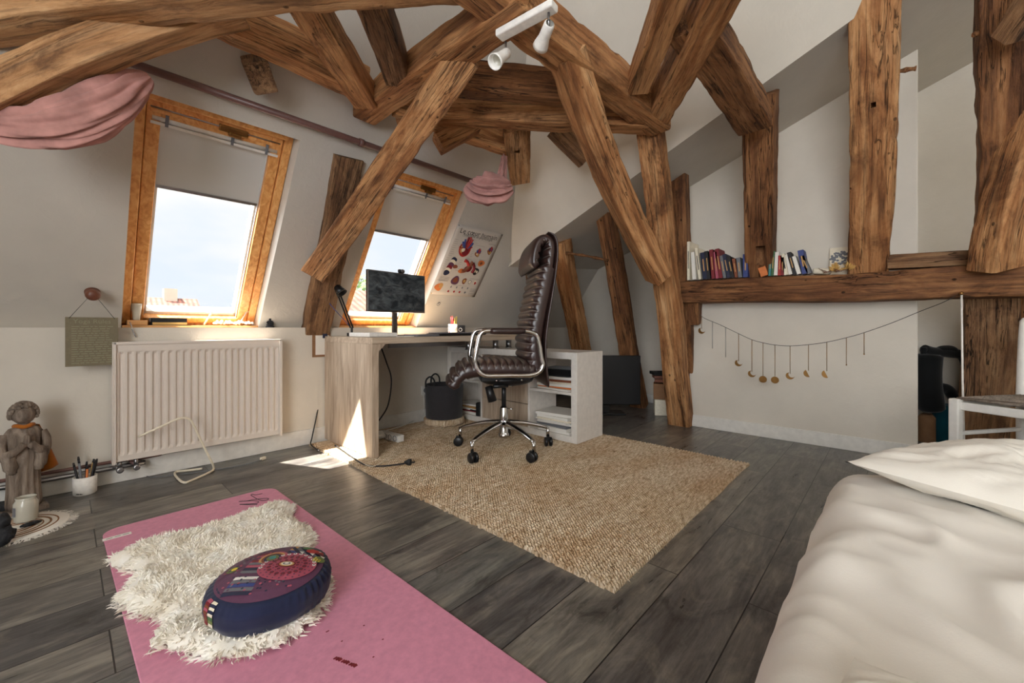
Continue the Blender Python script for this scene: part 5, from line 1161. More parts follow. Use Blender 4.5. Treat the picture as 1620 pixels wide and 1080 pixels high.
for s_ in (-1, 1):
    mb.tube(sm_path([SP(.060 * s_, 0, .325), SP(.074 * s_, .012, .285), (SP(.066 * s_, .030, .245)), SP(.035 * s_, .052, .262), SP(.008 * s_, .060, .290)], 6), [.017] * 6 + [.016] * 6 + [.016] * 6 + [.014] * 6 + [.009], 14)
    mb.tube(sm_path([SP(.055 * s_, .02, .26), SP(.050 * s_, .03, .21), SP(.042 * s_, .03, .165)], 5), [.026] * 4 + [.022] * 4 + [.016] * 2 + [.006], 14)
mb.ell(SP(-.025, .03, .014), (.018, .030, .014), Matrix((sdv, fd, UP)).transposed()); mb.ell(SP(.025, .03, .014), (.018, .030, .014), Matrix((sdv, fd, UP)).transposed())
mb.box(SP(0, .005, .008), (.125, .11, .016), Matrix((sdv, fd, UP)).transposed())
build(mb, 'robed_body', M['stone'], r)
mb = MB()
for s_ in (-1, 1):
    for k in range(4): mb.tube(sm_path([SP(.005 * s_, .062 - k * .004, .285), SP(.004 * s_, .066 - k * .004, .305), SP(.0025 * s_, .062 - k * .004, .325 - abs(k - 1.4) * .003)], 4), [.0052] * 8 + [.003], 8)
    mb.tube([SP(.007 * s_, .050, .288), SP(.006 * s_, .046, .304)], [.0055, .003], 8)
build(mb, 'folded_hands', M['stone'], r)
mb = MB(); HR = Matrix((sdv, fd, UP)).transposed(); hc = SP(0, .004, .405)
def hf(q):
    f = 1.0
    if q.y > .3: f += .0
    f += .10 * max(0, q.y) * math.exp(-((q.x) / .16) ** 2 - ((q.z + .08) / .26) ** 2) * 1.6     # nose
    f -= .05 * math.exp(-((abs(q.x) - .34) / .14) ** 2 - ((q.z - .10) / .12) ** 2) * (q.y > 0)   # eye hollows
    f -= .12 * max(0, -q.z - .55) * abs(q.x)
    return f
mb.ell(hc, (.034, .038, .043), HR, nu=36, nv=26, fn=hf)
mb.tube(sm_path([SP(-.010, .040, .387), SP(0, .043, .3855), SP(.010, .040, .387)], 4), .0022, 6)
for s_ in (-1, 1): mb.ell(SP(.034 * s_, .0, .400), (.006, .011, .019), HR); mb.ell(SP(.013 * s_, .036, .410), (.0065, .003, .003), HR)
build(mb, 'head', M['stone'], r)
mb = MB(); rn = random.Random(6)
for k in range(230):
    th = math.acos(rn.uniform(-.35, 1)); ph = rn.uniform(0, 6.28); q = V((math.sin(th) * math.cos(ph), math.sin(th) * math.sin(ph), math.cos(th)))
    if q.y > .45 and q.z < .55: continue
    mb.ell(hc + HR @ V((q.x * .039, q.y * .043 - .005, q.z * .047 + .002)), .0078, nu=8, nv=6)
mb.ell(hc - fd * .006 + UP * .006, (.037, .038, .043), HR); build(mb, 'curly_hair', M['stone'], r, kind='stuff')
r2 = empty('mustard_scarf', SP(0, 0, .35), 'mustard cloth scarf tied round the neck of the stone figure', 'scarf')
mb = MB(); mb.tube([SP(.030 * math.cos(a * math.pi / 10), .004 + .030 * math.sin(a * math.pi / 10), .358 + .003 * math.sin(a)) for a in range(20)], .0085, 10, closed=True); build(mb, 'neck_wrap', M['mustard'], r2)
sgn = 1 if (sdv.dot(R) > 0) else -1
def tail(a, b): x = .048 + .05 * b * a + .022 * b + .012 * a; z = .350 - .215 * b + .020 * a * b; return SP(sgn * x, -.040 - .010 * math.sin(a * 5 + b * 2), z)
mb = MB(); mb.grid(tail, 10, 16); build(mb, 'hanging_tail', M['mustard'], r2, solid=.002)

pc = onz(134, 776, 0); pc.y = min(pc.y, 2.76); pc.z = 0; r = empty('brush_pot', pc, 'white ceramic pot of brushes and dark pens on the floor by the left wall', 'pot')
mb = MB(); mb.lathe([(.036, 0), (.040, .004), (.041, .082), (.038, .082), (.036, .006), (.001, .006)], pc, 30, caps=False); build(mb, 'ceramic_pot', M['white'], r)
mb = MB(); 
for k in range(5): mb.box(pc - F * .0408 + R * (.004 + .006 * k) + UP * .012, (.0042, .001, .003 + .002 * (k % 2)), Matrix((R, F, UP)).transposed())
build(mb, 'maker_mark', M['ink'], r)
rn = random.Random(9)
for k in range(9):
    a = k * .7; tl = V((math.cos(a), math.sin(a), 0)); p0 = pc + tl * .014 + UP * .01; L_ = rn.uniform(.11, .15); p1 = p0 + (tl * .18 + UP).normalized() * L_; mb = MB(); m_ = ['ink', 'gold', 'ink', 'ink', 'tan', 'ink', 'greyp', 'orange', 'ink'][k]
    rr = empty('paint_brush', p0, {'ink': 'black pen in the white pot on the floor', 'gold': 'golden brush in the white pot on the floor', 'tan': 'tan brush in the white pot on the floor', 'greyp': 'grey brush in the white pot on the floor', 'orange': 'orange brush in the white pot on the floor'}[m_], 'pen' if m_ == 'ink' else 'brush', 'black pens in the white floor pot' if m_ == 'ink' else None)
    mb.tube([p0, p1], .0042, 8); build(mb, 'shaft', M[m_], rr); mb = MB(); mb.tube([p1, p1 + (p1 - p0).normalized() * .016], [.0046, .0030], 8); build(mb, 'tip', M['ink'], rr)
# round fringed mat with candle, stones
dc = onz(22, 838, 0); r = empty('fringed_mat', dc, 'round cream table mat with a fringe lying on the floor', 'mat')
mb = MB(); mb.lathe([(.001, .0), (.145, .0), (.147, .003), (.144, .006), (.001, .006)], dc, 48); build(mb, 'woven_disc', M['paper'], r)
mb = MB()
for q_, rr_ in enumerate((.035, .055, .075, .095, .115)): mb.tube([dc + V((rr_ * math.cos(a * math.pi / 24), rr_ * math.sin(a * math.pi / 24), .006)) for a in range(48)], .0035 if q_ % 2 else .0025, 6, closed=True)
build(mb, 'braided_ring', M['card'], r)
mb = MB(); rn = random.Random(1)
for k in range(420): a = rn.uniform(0, 6.283); l = rn.uniform(.018, .03); p0 = dc + V((.144 * math.cos(a), .144 * math.sin(a), .004)); a2 = a + rn.uniform(-.12, .12); p1 = dc + V(((.144 + l) * math.cos(a2), (.144 + l) * math.sin(a2), .0012)); t_ = V((-math.sin(a), math.cos(a), 0)) * .0016; mb.add([p0 - t_, p0 + t_, p1 + t_, p1 - t_], [(0, 1, 2, 3)])
build(mb, 'fringe', M['paper'], r, kind='stuff')
jc = onz(41, 822, .0095); jc.z = .0095; r = empty('candle_jar', jc, 'glass jar candle with pale wax standing on the round fringed mat', 'candle')
mb = MB(); mb.lathe([(.030, 0), (.033, .004), (.034, .070), (.028, .080), (.027, .083), (.029, .092), (.026, .092), (.025, .083), (.031, .070), (.030, .006), (.001, .005)], jc, 34, caps=False); build(mb, 'jar', M['frost'], r)
mb = MB(); mb.lathe([(.0285, .0065), (.0285, .034), (.001, .034)], jc, 30); build(mb, 'wax', M['wax'], r)
mb = MB(); mb.grid(lambda a, b: jc + UP * (.025 + .035 * b) + (-F * math.cos(a * .9 - .9) + R * math.sin(a * .9 - .9)) * .0345, 8, 2); build(mb, 'label_sticker', M['greyp'], r)
sc_ = onz(49, 829, .012); mb = MB(); mb.ell((sc_.x, sc_.y, .0145), (.030, .014, .007), rotz(.35), fn=lambda q: 1 + .12 * noise.noise(q * 3)); single(mb, 'flat_pebble', M['slate'], 'flat dark pebble on the round fringed mat in front of the candle', 'pebble')
sc_ = onz(2, 856, .02); mb = MB(); mb.ell((sc_.x, sc_.y, .038), (.034, .03, .032), fn=lambda q: 1 + .35 * noise.noise(q * 2)); mb.ell((sc_.x - .005, sc_.y + .01, .085), (.027, .025, .028), fn=lambda q: 1 + .35 * noise.noise(q * 2 + V((3, 0, 0)))); single(mb, 'dark_rock', M['slate'], 'lumpy dark rock standing on the fringed mat at the left edge', 'rock')
sc_ = onz(12, 806, .02); mb = MB(); mb.ell((sc_.x - .03, sc_.y + .03, .025), (.05, .03, .026), fn=lambda q: 1 + .3 * noise.noise(q * 2.4)); single(mb, 'dark_stone', M['slate'], 'low dark stone on the floor behind the round fringed mat', 'stone')
# bent tube stand
pts = [px(219, 691, 2.02), px(254, 675, 2.06), px(283, 662, 2.10), px(299, 663, 2.13), px(308, 676, 2.15), px(322, 706, 2.19), px(335, 731, 2.21)]
pts2 = [onz(338, 741, .010), onz(331, 747, .008), onz(300, 761, .007), onz(292, 763, .007), onz(285, 760, .007), onz(277, 751, .007), onz(279, 746, .007), onz(296, 744, .007), onz(320, 741, .007)]
mb = MB(); mb.tube(sm_path(pts + pts2, 7), .0055, 10); single(mb, 'tube_stand', M['cream'], 'bent cream metal tube stand leaning in front of the radiator', 'stand')
cable('thin_cable', 'thin cable on the floor under the radiator ending in a pale connector', [px(223, 728, 2.1), onz(224, 745, .01), onz(240, 754, .004), onz(300, 748, .004), onz(380, 736, .004), onz(414, 727, .006)], .0022, 'greyp')
cp_ = onz(416, 725, .008); mb = MB(); mb.box((cp_.x, cp_.y, .009), (.03, .018, .016), rotz(.4)); single(mb, 'cable_connector', M['cream'], 'small cream connector at the end of the thin floor cable', 'connector', bevel=.003)

# ================================================================ WINDOW SILL THINGS
sz_ = .783
gp = V((.262, 2.975, sz_)); 
wb = V((.262, 2.955, sz_)); mb = MB(); mb.bb(.222, .305, 2.93, 2.985, sz_, sz_ + .026); single(mb, 'wooden_block', M['pinewood'], 'small light wooden block on the left window sill under the glass', 'block', bevel=.003)
gz = sz_ + .0268; mb = MB(); mb.lathe([(.013, 0), (.015, .003), (.017, .03), (.022, .075), (.024, .088), (.022, .088), (.019, .07), (.014, .028), (.011, .012), (.001, .010)], (.262, 2.957, gz), 28, caps=False); single(mb, 'drinking_glass', M['frost'], 'small frosted drinking glass with a sprig on the left window sill', 'glass')
t0_ = V((.262, 2.957, gz + .03)); mb = MB()
rn = random.Random(12)
for k in range(6):
    d_ = V((rn.uniform(-.4, .4), rn.uniform(-.3, .3), 1)).normalized(); p1 = t0_ + d_ * rn.uniform(.07, .10); mb.tube([t0_, p1], .0012, 5); mb.ell(p1, (.010, .004, .006), rotz(rn.uniform(0, 3)), nu=8, nv=5)
single(mb, 'green_sprig', M['olive'], 'little green sprig standing in the frosted glass', 'plant')
def book_flat(name, lb, c, s, a, mat, mat2='paper'):
    rr = empty(name, c, lb, 'book' if 'book' in name or 'book' in lb else 'box'); c = V(c)
    mb = MB(); Rz = rotz(a); mb.box(c + UP * (s[2] - .001), (s[0], s[1], .002), Rz); mb.box(c + UP * .001, (s[0], s[1], .002), Rz); mb.box(c + Rz @ V((-s[0] / 2 + .001, 0, s[2] / 2)), (.002, s[1], s[2]), Rz); build(mb, 'cover', M[mat], rr)
    mb = MB(); mb.box(c + UP * s[2] / 2 + Rz @ V((.002, 0, 0)), (s[0] - .006, s[1] - .006, s[2] - .0042), Rz); build(mb, 'pages', M[mat2], rr); return rr
book_flat('black_box', 'flat black box with a gold edge lying lowest on the left window sill', (.395, 2.965, sz_), (.155, .075, .018), .02, 'black', 'gold')
book_flat('black_box', 'dark grey flat case lying topmost on the black box on the window sill', (.395, 2.965, sz_ + .0190), (.155, .075, .020), .0, 'felt', 'black')
for k, (x, y, ln, lb) in enumerate(((.555, 2.955, .085, 'left of two clear plastic hooks standing on the window sill'), (.735, 2.975, .080, 'right of two clear plastic hooks standing on the window sill'))):
    p = V((x, y, sz_ + .004)); d_ = V((.45, 0, .9)).normalized(); pts = [p, p + d_ * ln * .6, p + d_ * ln] + [p + d_ * ln + V((.012 - .014 * math.cos(a * .5), 0, .012 * math.sin(a * .5))) for a in range(1, 7)]
    mb = MB(); mb.tube(sm_path(pts, 4), .0045, 8); single(mb, 'plastic_hook', M['frost'], lb, 'hook')
mb = MB(); rn = random.Random(15); pts = [V((.60 + .19 * (k / 20), 2.945 + .018 * math.sin(k * 1.7), sz_ + .009 + .012 * abs(math.sin(k * 1.3)))) for k in range(21)]
r = empty('shell_garland', pts[0], 'heap of white shells and beads strung along the window sill', 'garland'); mb.tube(pts, .0015, 5); build(mb, 'string', M['white'], r)
mb = MB()
for k in range(38):
    p = pts[k % 21] + V((rn.uniform(-.008, .008), rn.uniform(-.015, .015), rn.uniform(-.003, .006))); p.z = max(p.z, sz_ + .009); mb.ell(p, rn.uniform(.005, .009), nu=10, nv=7)
build(mb, 'shells', M['white'], r, kind='stuff')
cp_ = V((.880, 2.885, .7705)); r = empty('seated_figurine', cp_, 'tiny dark seated meditating figurine on the wall ledge right of the left window', 'figurine')
mb = MB(); mb.lathe([(.024, 0), (.025, .004), (.021, .009), (.001, .010)], cp_, 20); mb.ell(cp_ + UP * .016, (.022, .014, .008)); mb.ell(cp_ + UP * .031, (.011, .009, .016)); mb.tube(sm_path([cp_ + V((-.010, 0, .040)), cp_ + V((-.017, -.003, .028)), cp_ + V((-.004, -.011, .020))], 4), .0035, 8); mb.tube(sm_path([cp_ + V((.010, 0, .040)), cp_ + V((.017, -.003, .028)), cp_ + V((.004, -.011, .020))], 4), .0035, 8); mb.ell(cp_ + UP * .052, (.0065, .0065, .008)); mb.lathe([(.004, 0), (.003, .005), (.0006, .012)], cp_ + UP * .058, 12)
build(mb, 'figure', M['slate'], r)
mb = MB(); p0 = ony(214, 548, RAY - .01); mb.tube(sm_path([V((.232, 2.905, sz_ + .012)), V((.232, 2.88, sz_ + .01)), V((.240, YW - .012, .745)), V((.250, YW - .012, .722))], 4), .0022, 6); single(mb, 'metal_hook', M['steel'], 'thin metal hook hanging over the sill above the radiator', 'hook')

# ================================================================ ROD AND ROSE CLOTH
rz0 = onc(222, 112, -.055); rz1 = onc(752, 284, -.055); rz_ = (rz0.z + rz1.z) / 2; ry_ = SY - SK * (rz_ - .77) - .055
ra = V((rz0.x, ry_, rz_)); rb = V((rz1.x, ry_, rz_)); r = empty('curtain_rod', (ra + rb) / 2, 'long mauve-brown curtain rod along the slope above both roof windows', 'curtain rod')
mb = MB(); mb.tube([ra - V((.05, 0, 0)), rb], .016, 14); build(mb, 'pole', M['rod'], r)
for u in (572,):
    f = (onc(u, 224, -.055).x); mb = MB(); mb.tube([(f - .012, ry_, rz_), (f + .012, ry_, rz_)], .021, 16); mb.tube([(f, ry_, rz_), (f, ry_ + .07, rz_ + .02)], .009, 10); build(mb, 'bracket', M['rod'], r)
for p in (ra, rb):
    mb = MB(); mb.tube([p, p + V((0, .055, .02))], .010, 10); build(mb, 'end_bracket', M['gold'], r, label='pale wooden end bracket')
    mb = MB(); mb.lathe([(.010, 0), (.016, .006), (.017, .03), (.010, .04)], p + (V((0, 0, 0)) if p is rb else V((-.05, 0, 0))), 14, axis=(1 if p is rb else -1, 0, 0)); build(mb, 'finial', M['darkwood'], r)
def drape(name, lb, path, radii, flat, seed, folds=7, amp=.22, cat='cloth', ring=96, mats=None, n_=70):
    P = sm_path(path, max(2, n_ // (len(path) - 1))); N = len(P); rs = []; prev = None; mb = MB(); mis = []
    for i, p in enumerate(P):
        t = (P[min(i + 1, N - 1)] - P[max(i - 1, 0)]).normalized(); a = UP - t * UP.dot(t); a.normalize(); b = t.cross(a); f = i / (N - 1); k = f * (len(radii) - 1); k0 = min(int(k), len(radii) - 2); rr = radii[k0] + (radii[k0 + 1] - radii[k0]) * (k - k0)
        ringp = []
        for j in range(ring):
            th = 2 * math.pi * j / ring; w_ = 1 + amp * math.sin(folds * th + f * 5.5 + seed) * (.6 + .6 * noise.noise(V((th, f * 3, seed)))) + .16 * noise.noise(V((math.cos(th) * 1.6, math.sin(th) * 1.6, f * 5 + seed)))
            w_ += .07 * math.sin(folds * 2.3 * th - f * 9)
            ringp.append(p + a * (math.cos(th) * rr * w_) + b * (math.sin(th) * rr * flat * w_))
        rs.append(ringp)
    mb.rings(rs, 0, True, True); return build(mb, name, M['curtain'], None, lb, cat)
drape('rose_cloth', 'dusty rose cloth draped from the left end of the rod over the slanting brace', [px(236, 122, 1.52), px(212, 134, 1.48), px(178, 160, 1.43), px(130, 186, 1.38), px(80, 198, 1.34), px(30, 200, 1.31), px(-30, 190, 1.28)], [.016, .044, .062, .074, .072, .055, .045], .45, 2, 8, .30)
drape('rose_cloth', 'bunched rose cloth knotted round the right end of the rod', [px(748, 286, 2.42), px(756, 296, 2.42), px(775, 300, 2.44), px(792, 300, 2.46), px(806, 296, 2.50)], [.035, .072, .078, .060, .030], .8, 5, 12, .55)
drape('rose_cloth', 'narrow strip of rose cloth rising from the knot to the wedge shaped beam end', [px(798, 250, 2.60), px(796, 268, 2.56), px(793, 284, 2.52), px(790, 294, 2.47)], [.030, .034, .040, .045], .6, 8, 5, .3)

# ================================================================ SPOTLIGHT BAR
tb0 = px(787, 56, 1.50); tb1 = px(880, 6, 1.40); tb0.z = tb1.z = ZT - .012; 
tb0 = onz(789, 57, ZT - .020); tb1 = onz(878, 8, ZT - .020)
r = empty('spotlight_bar', (tb0 + tb1) / 2, 'white ceiling bar with two small spotlights screwed under the tie beam', 'spotlight bar')
td = (tb1 - tb0).normalized(); tn = td.cross(UP); TB = Matrix((td, tn, UP)).transposed()
mb = MB(); mb.box((tb0 + tb1) / 2, ((tb1 - tb0).length, .045, .026), TB); build(mb, 'bar', M['white'], r, bevel=.006, seg=3)
for base, tip in ((onz(800, 66, ZT - .033), px(788, 94, 1.50)), (onz(868, 20, ZT - .033), px(858, 66, 1.45))):
    base = V(base); p1 = base - UP * .045; ax = (V(tip) - p1).normalized(); mb = MB(); mb.tube([base, p1], .004, 8); st_ = build(mb, 'spot_stem', M['steel'], r)
    mb = MB(); mb.lathe([(.014, -.012), (.018, -.008), (.019, .02), (.020, .045), (.026, .072), (.028, .085), (.025, .085), (.022, .07), (.017, .045), (.001, .035)], p1, 26, axis=ax, caps=False); hd = build(mb, 'spot_head', M['white'], r)
    mb = MB(); mb.lathe([(.020, .060), (.012, .052), (.001, .05)], p1, 20, axis=ax, caps=False); b2 = build(mb, 'bulb', M['frost'], hd)

# ================================================================ BOOKS AND THINGS ON THE SHELF BEAM
SX = 3.215; SZT = 1.134
def top_z(y): return 1.1255 - .0256 * (1.235 - y)
def shelf_y(u, x=SX): return onx(u, 430, x).y
rn = random.Random(21)
BK = [(1094, 60, 'cream', 7, .0, 'tall thin cream book at the far left of the beam shelf'), (1103, 44, 'white', 9, -.06, 'white booklet leaning second from the left on the beam shelf'), (1112, 50, 'cream', 8, -.12, 'open pale paperback leaning third from the left'),
      (1120, 42, 'navyp', 11, -.10, 'dark navy paperback, leftmost of the dark books'), (1126, 44, 'ink', 9, -.10, 'black paperback leaning against the dark red book'), (1133, 46, 'darkred', 9, -.08, 'dark red paperback, left of two similar dark red books'), (1139, 42, 'rose', 8, -.08, 'pinkish red slim paperback between the dark red books'), (1145, 47, 'darkred', 10, -.14, 'tall dark red paperback, right of the pinkish slim one'),
      (1151, 36, 'greyp', 8, -.16, 'grey paperback just right of the dark red books'), (1157, 38, 'navyp', 9, -.18, 'navy paperback in the left row, after the grey one'), (1163, 34, 'ink', 9, -.18, 'short black paperback in the left row'), (1169, 30, 'brown', 8, -.14, 'short brown paperback in the left row'), (1175, 31, 'greyp', 10, -.10, 'light grey paperback near the end of the left row'), (1183, 36, 'blue', 12, .0, 'thick blue-grey book at the right end of the left row'),
      (1221, 38, 'tealp', 7, .05, 'thin teal book, first right of the shelf post'), (1225, 38, 'green', 7, .05, 'thin green book beside the teal one'), (1230, 37, 'white', 10, .05, 'white paperback after the green book'), (1236, 31, 'red', 8, .03, 'red and white paperback in the right row'), (1241, 28, 'darkred', 7, .0, 'small dark red book in the right row'), (1247, 33, 'cream', 11, -.16, 'cream book leaning in the middle of the right row'), (1254, 33, 'tan', 10, -.2, 'tan book leaning behind the cream one'), (1260, 36, 'ink', 9, -.22, 'black-backed book leaning in the right row'), (1267, 30, 'white', 9, -.26, 'white paperback leaning in the right row'), (1276, 38, 'blue', 13, -.16, 'blue covered book near the right end of the row'), (1283, 30, 'greyp', 10, -.34, 'grey book leaning at the right end of the row')]
for u, hpx, c, wpx, lean, lb in BK:
    y = shelf_y(u); d = V((SX, y, 0)).dot(F); th = max(.008, wpx * .62 * d / FPX * .95); h = hpx * d / FPX; w_ = h * .68
    SZT = top_z(y); cen = V((SX, y, SZT)); RB = Matrix.Rotation(lean, 3, 'X'); rr = empty('book', cen, lb, 'book', 'books on the beam shelf'); lift = abs(math.sin(lean)) * th / 2
    x0 = -.065
    def T_(p): return cen + RB @ V(p) + UP * lift
    def bx_(mb, a0, a1, b0, b1, z0, z1): mb.add([T_((x, y_, z)) for x in (a0, a1) for y_ in (b0, b1) for z in (z0, z1)], [(0, 1, 3, 2), (4, 6, 7, 5), (0, 4, 5, 1), (2, 3, 7, 6), (0, 2, 6, 4), (1, 5, 7, 3)])
    flip = c in ('tan', 'white')
    mb = MB(); e = .0012; bx_(mb, x0, x0 + w_, -th / 2, -th / 2 + e, 0, h); bx_(mb, x0, x0 + w_, th / 2 - e, th / 2, 0, h)
    if flip: bx_(mb, x0 + w_ - e, x0 + w_, -th / 2, th / 2, 0, h)
    else: bx_(mb, x0, x0 + e, -th / 2, th / 2, 0, h)
    build(mb, 'cover', M[c], rr)
    mb = MB(); bx_(mb, x0 + .0016 + (0 if not flip else -.0), x0 + w_ - .003, -th / 2 + e + .0003, th / 2 - e - .0003, .002, h - .002); build(mb, 'pages', M['paper'], rr)
    if not flip:
        mb = MB(); bx_(mb, x0 - .0006, x0 - .0001, -th * .12, th * .12, h * .3, h * .75); build(mb, 'spine_title', M['tan' if c in ('navyp', 'ink', 'darkred', 'red', 'blue', 'green', 'tealp', 'brown', 'greyp', 'rose') else 'ink'], rr)
y = shelf_y(1204, 3.10); SZT = top_z(y); mb = MB(); mb.box((3.165, y, SZT + .033), (.02, .045, .062), Matrix.Rotation(-.3, 3, 'X')); single(mb, 'orange_box', M['orange'], 'little orange packet leaning against the shelf post', 'packet', bevel=.002)
mb = MB(); q_ = px(1202, 405, 2.62); mb.box(px(1201, 408, 2.70), (.03, .052, .11), Matrix((F, R, UP)).transposed()); single(mb, 'dark_mortise', M['blackmat'], 'dark rectangular hole cut in the shelf post', 'mortise') if 0 else None
# card and dried flowers
y0, y1 = shelf_y(1312, 3.30), shelf_y(1350, 3.30); SZT = top_z(y0); r = empty('art_card', (3.31, (y0 + y1) / 2, SZT), 'pale card with a blue-grey flower print leaning behind the dried flowers', 'card')
mb = MB(); mb.add([V((3.30, y0, SZT)), V((3.30, y1, SZT)), V((3.33, y1, SZT + .175)), V((3.33, y0, SZT + .175))], [(0, 1, 2, 3)]); build(mb, 'card_sheet', M['tan'] if 0 else M['cream'], r, solid=.002)
mb = MB(); rn = random.Random(30)
for k in range(60):
    a = rn.uniform(0, 6.28); rr_ = rn.uniform(0, 1) ** .6; yy = y1 + .062 + .050 * rr_ * math.cos(a); zz_ = SZT + .105 + .045 * rr_ * math.sin(a); X = 3.30 + .03 * (zz_ - SZT) / .175 - .0022
    mb.add([V((X, yy + .008 * math.cos(b * 1.047), zz_ + .007 * math.sin(b * 1.047))) for b in range(6)], [(0, 1, 2, 3, 4, 5)])
build(mb, 'flower_print', M['greyp'], r, label='blue-grey flower print')
def dried(u, lb, seed):
    rn = random.Random(seed); c = V((3.20, shelf_y(u, 3.20), SZT + .022)); r = empty('dried_flower', c - UP * .02, lb, 'dried flower', 'dried flowers on the beam shelf'); mb = MB()
    for k in range(46):
        th = rn.uniform(0, math.pi); ph = rn.uniform(0, 6.28); d_ = V((math.sin(th) * math.cos(ph) * .7, math.sin(th) * math.sin(ph), abs(math.cos(th)) * .8 + rn.uniform(-.3, .2))).normalized(); l = rn.uniform(.025, .045); s_ = d_.cross(V((rn.uniform(-1, 1), rn.uniform(-1, 1), rn.uniform(-1, 1)))).normalized() * .007
        p2 = c + d_ * l; p2.z = max(p2.z, SZT + .003); p1 = c + d_ * l * .55; p1.z = max(p1.z, SZT + .003)
        mb.add([c, p1 + s_, p2 + V((0, 0, .004)), p1 - s_], [(0, 1, 2, 3)])
    build(mb, 'petals', M['gold'], r, solid=.0008); mb = MB(); mb.tube([c, V((3.19, c.y + .06, SZT + .006))], .0022, 5)
    for k in range(3): mb.tube([V((3.19, c.y + .03 + .01 * k, SZT + .008)), V((3.18 + .01 * k, c.y + .055 + .015 * k, SZT + .02 + .01 * k))], .0015, 5)
    build(mb, 'stem', M['darkwood'], r)
dried(1322, 'left of two pale golden dried flowers on the beam shelf', 1); dried(1342, 'right of two pale golden dried flowers on the beam shelf', 2)
y = shelf_y(1299); mb = MB(); mb.box((3.25, y, SZT + .022), (.08, .09, .038), Matrix.Rotation(.12, 3, 'X')); single(mb, 'small_pouch', M['cream'], 'small rounded beige pouch between the books and the dried flowers', 'pouch', bevel=.015, seg=4)

# ================================================================ MOON GARLAND
GXp = 3.095
STR = [(1108, 497), (1114, 503), (1140, 514), (1165, 526), (1189, 537), (1207, 542), (1226, 545.5), (1250, 547), (1279, 545), (1308, 541), (1339, 534), (1367, 526), (1410, 511), (1454, 493), (1490, 479), (1512, 468)]
r = empty('moon_garland', onx(1250, 545, GXp), 'brass moon phase garland hanging on a thread below the beam shelf', 'garland')
mb = MB(); mb.tube(sm_path([onx(u, v, GXp + (.12 if u < 1110 else 0)) for u, v in STR], 5), .0016, 6); build(mb, 'thread', M['ink'], r)
DR = [(1110, 500, 520, 'c'), (1127, 508, 551, ''), (1148, 518, 565, ''), (1168.5, 528, 571, 'c'), (1189.5, 537, 588, 'cr'), (1207, 542, 594, 'f'), (1226, 545.5, 595, 'b'), (1250, 547, 591, 'c'), (1279, 545, 586, 'h'), (1308, 541, 587, 'h'), (1339, 534, 577, 'k'), (1367, 526, 560, 'k')]
for i, (u, v0, v1, k) in enumerate(DR):
    p0 = onx(u, v0, GXp); p1 = onx(u, v1, GXp); p1.y = p0.y; mb = MB(); mb.tube([p0, p1], .0018, 6)
    if k == 'k': mb.ell(p1, .004)
    dp = build(mb, 'pendant_chain', M['brass'] if k else M['steel'], r)
    R_ = .0235
    if k in ('', 'k'): continue
    c = p1 - UP * .012; Mx = frame(c, (0, -1, 0), (0, 0, 1))
    if k in ('f', 'b'): poly = [(R_ * .95 * math.cos(a * math.pi / 16), R_ * .95 * math.sin(a * math.pi / 16) - .012) for a in range(32)]
    elif k == 'h':
        poly = [(R_ * math.cos(a) - .002, R_ * math.sin(a) * 1.0) for a in [math.pi / 2 + math.pi * .95 * q / 14 for q in range(15)]]; poly = [(x * math.cos(.5) - y * math.sin(.5), x * math.sin(.5) + y * math.cos(.5) - .004) for x, y in poly]
    else:
        s_ = 1; outer = [(R_ * math.cos(a), R_ * math.sin(a)) for a in [math.radians(140 + 200 * q / 16) for q in range(17)]]; inner = [(.010 + R_ * .80 * math.cos(a), .008 + R_ * .80 * math.sin(a)) for a in [math.radians(332 - 196 * q / 16) for q in range(17)]]; poly = [(s_ * x, y) for x, y in outer + inner]
    mb = MB()
    if k in ('c', 'cr'):
        nn = 17; O = [Mx @ V((x, y, 0)) for x, y in poly[:17]]; Q = [Mx @ V((x, y, 0)) for x, y in poly[17:]][::-1]; mb.add(O + Q, [(q, q + 1, nn + q + 1, nn + q) for q in range(16)])
        build(mb, 'moon_disc', M['brass'], dp, solid=.0015, label='crescent moon')
    else: mb.prism(poly, Mx, .0015); build(mb, 'moon_disc', M['brass'], dp, label='full moon' if k in 'fb' else 'half moon')
# nail and white cord
np_ = onx(1521, 464, 3.105); r = empty('hanging_cord', V((np_.x, np_.y, .02)), 'straight white cord hanging from a nail in the beam shelf to the floor', 'cord')
mb = MB(); mb.tube([np_ + V((.03, 0, 0)), np_ - V((.006, 0, 0))], .005, 10); mb.ell(np_ - V((.006, 0, 0)), .009); build(mb, 'nail', M['brass'], r)
mb = MB(); mb.tube([np_ - V((.004, 0, .004)), V((np_.x, np_.y - .004, .5)), V((np_.x, np_.y - .012, .02))], .0042, 8); build(mb, 'cord', M['white'], r)
# bags in the dark recess
g0 = px(1485, 600, 2.95)
r = empty('backpack', V((3.75, -.36, 0)), 'black backpack with open loop handles hanging in the dark recess on the right', 'backpack')
def rp(u, v, d=2.75): return px(u, v, d)
def bag(pts, rad, name, mat='darkbag'): mb = MB(); mb.tube(sm_path(pts, 6), rad, 16); return build(mb, name, M[mat], r)
mb = MB(); P = sm_path([rp(1470, 560), rp(1468, 600), rp(1474, 650)], 8); mb.tube(P, [.05] + [.068] * (len(P) - 2) + [.05], 20); build(mb, 'bag_body', M['darkbag'], r)
bag([rp(1462, 552), rp(1476, 556), rp(1500, 558), rp(1522, 562), rp(1530, 580), rp(1527, 610), rp(1524, 640)], .030, 'shoulder_strap'); bag([rp(1478, 560), rp(1490, 553), rp(1505, 553), rp(1512, 560)], .026, 'top_flap'); bag([rp(1484, 612), rp(1500, 616), rp(1512, 634), rp(1522, 650)], .030, 'lower_strap')
bag([rp(1461, 549), rp(1461, 570)], .016, 'buckle')
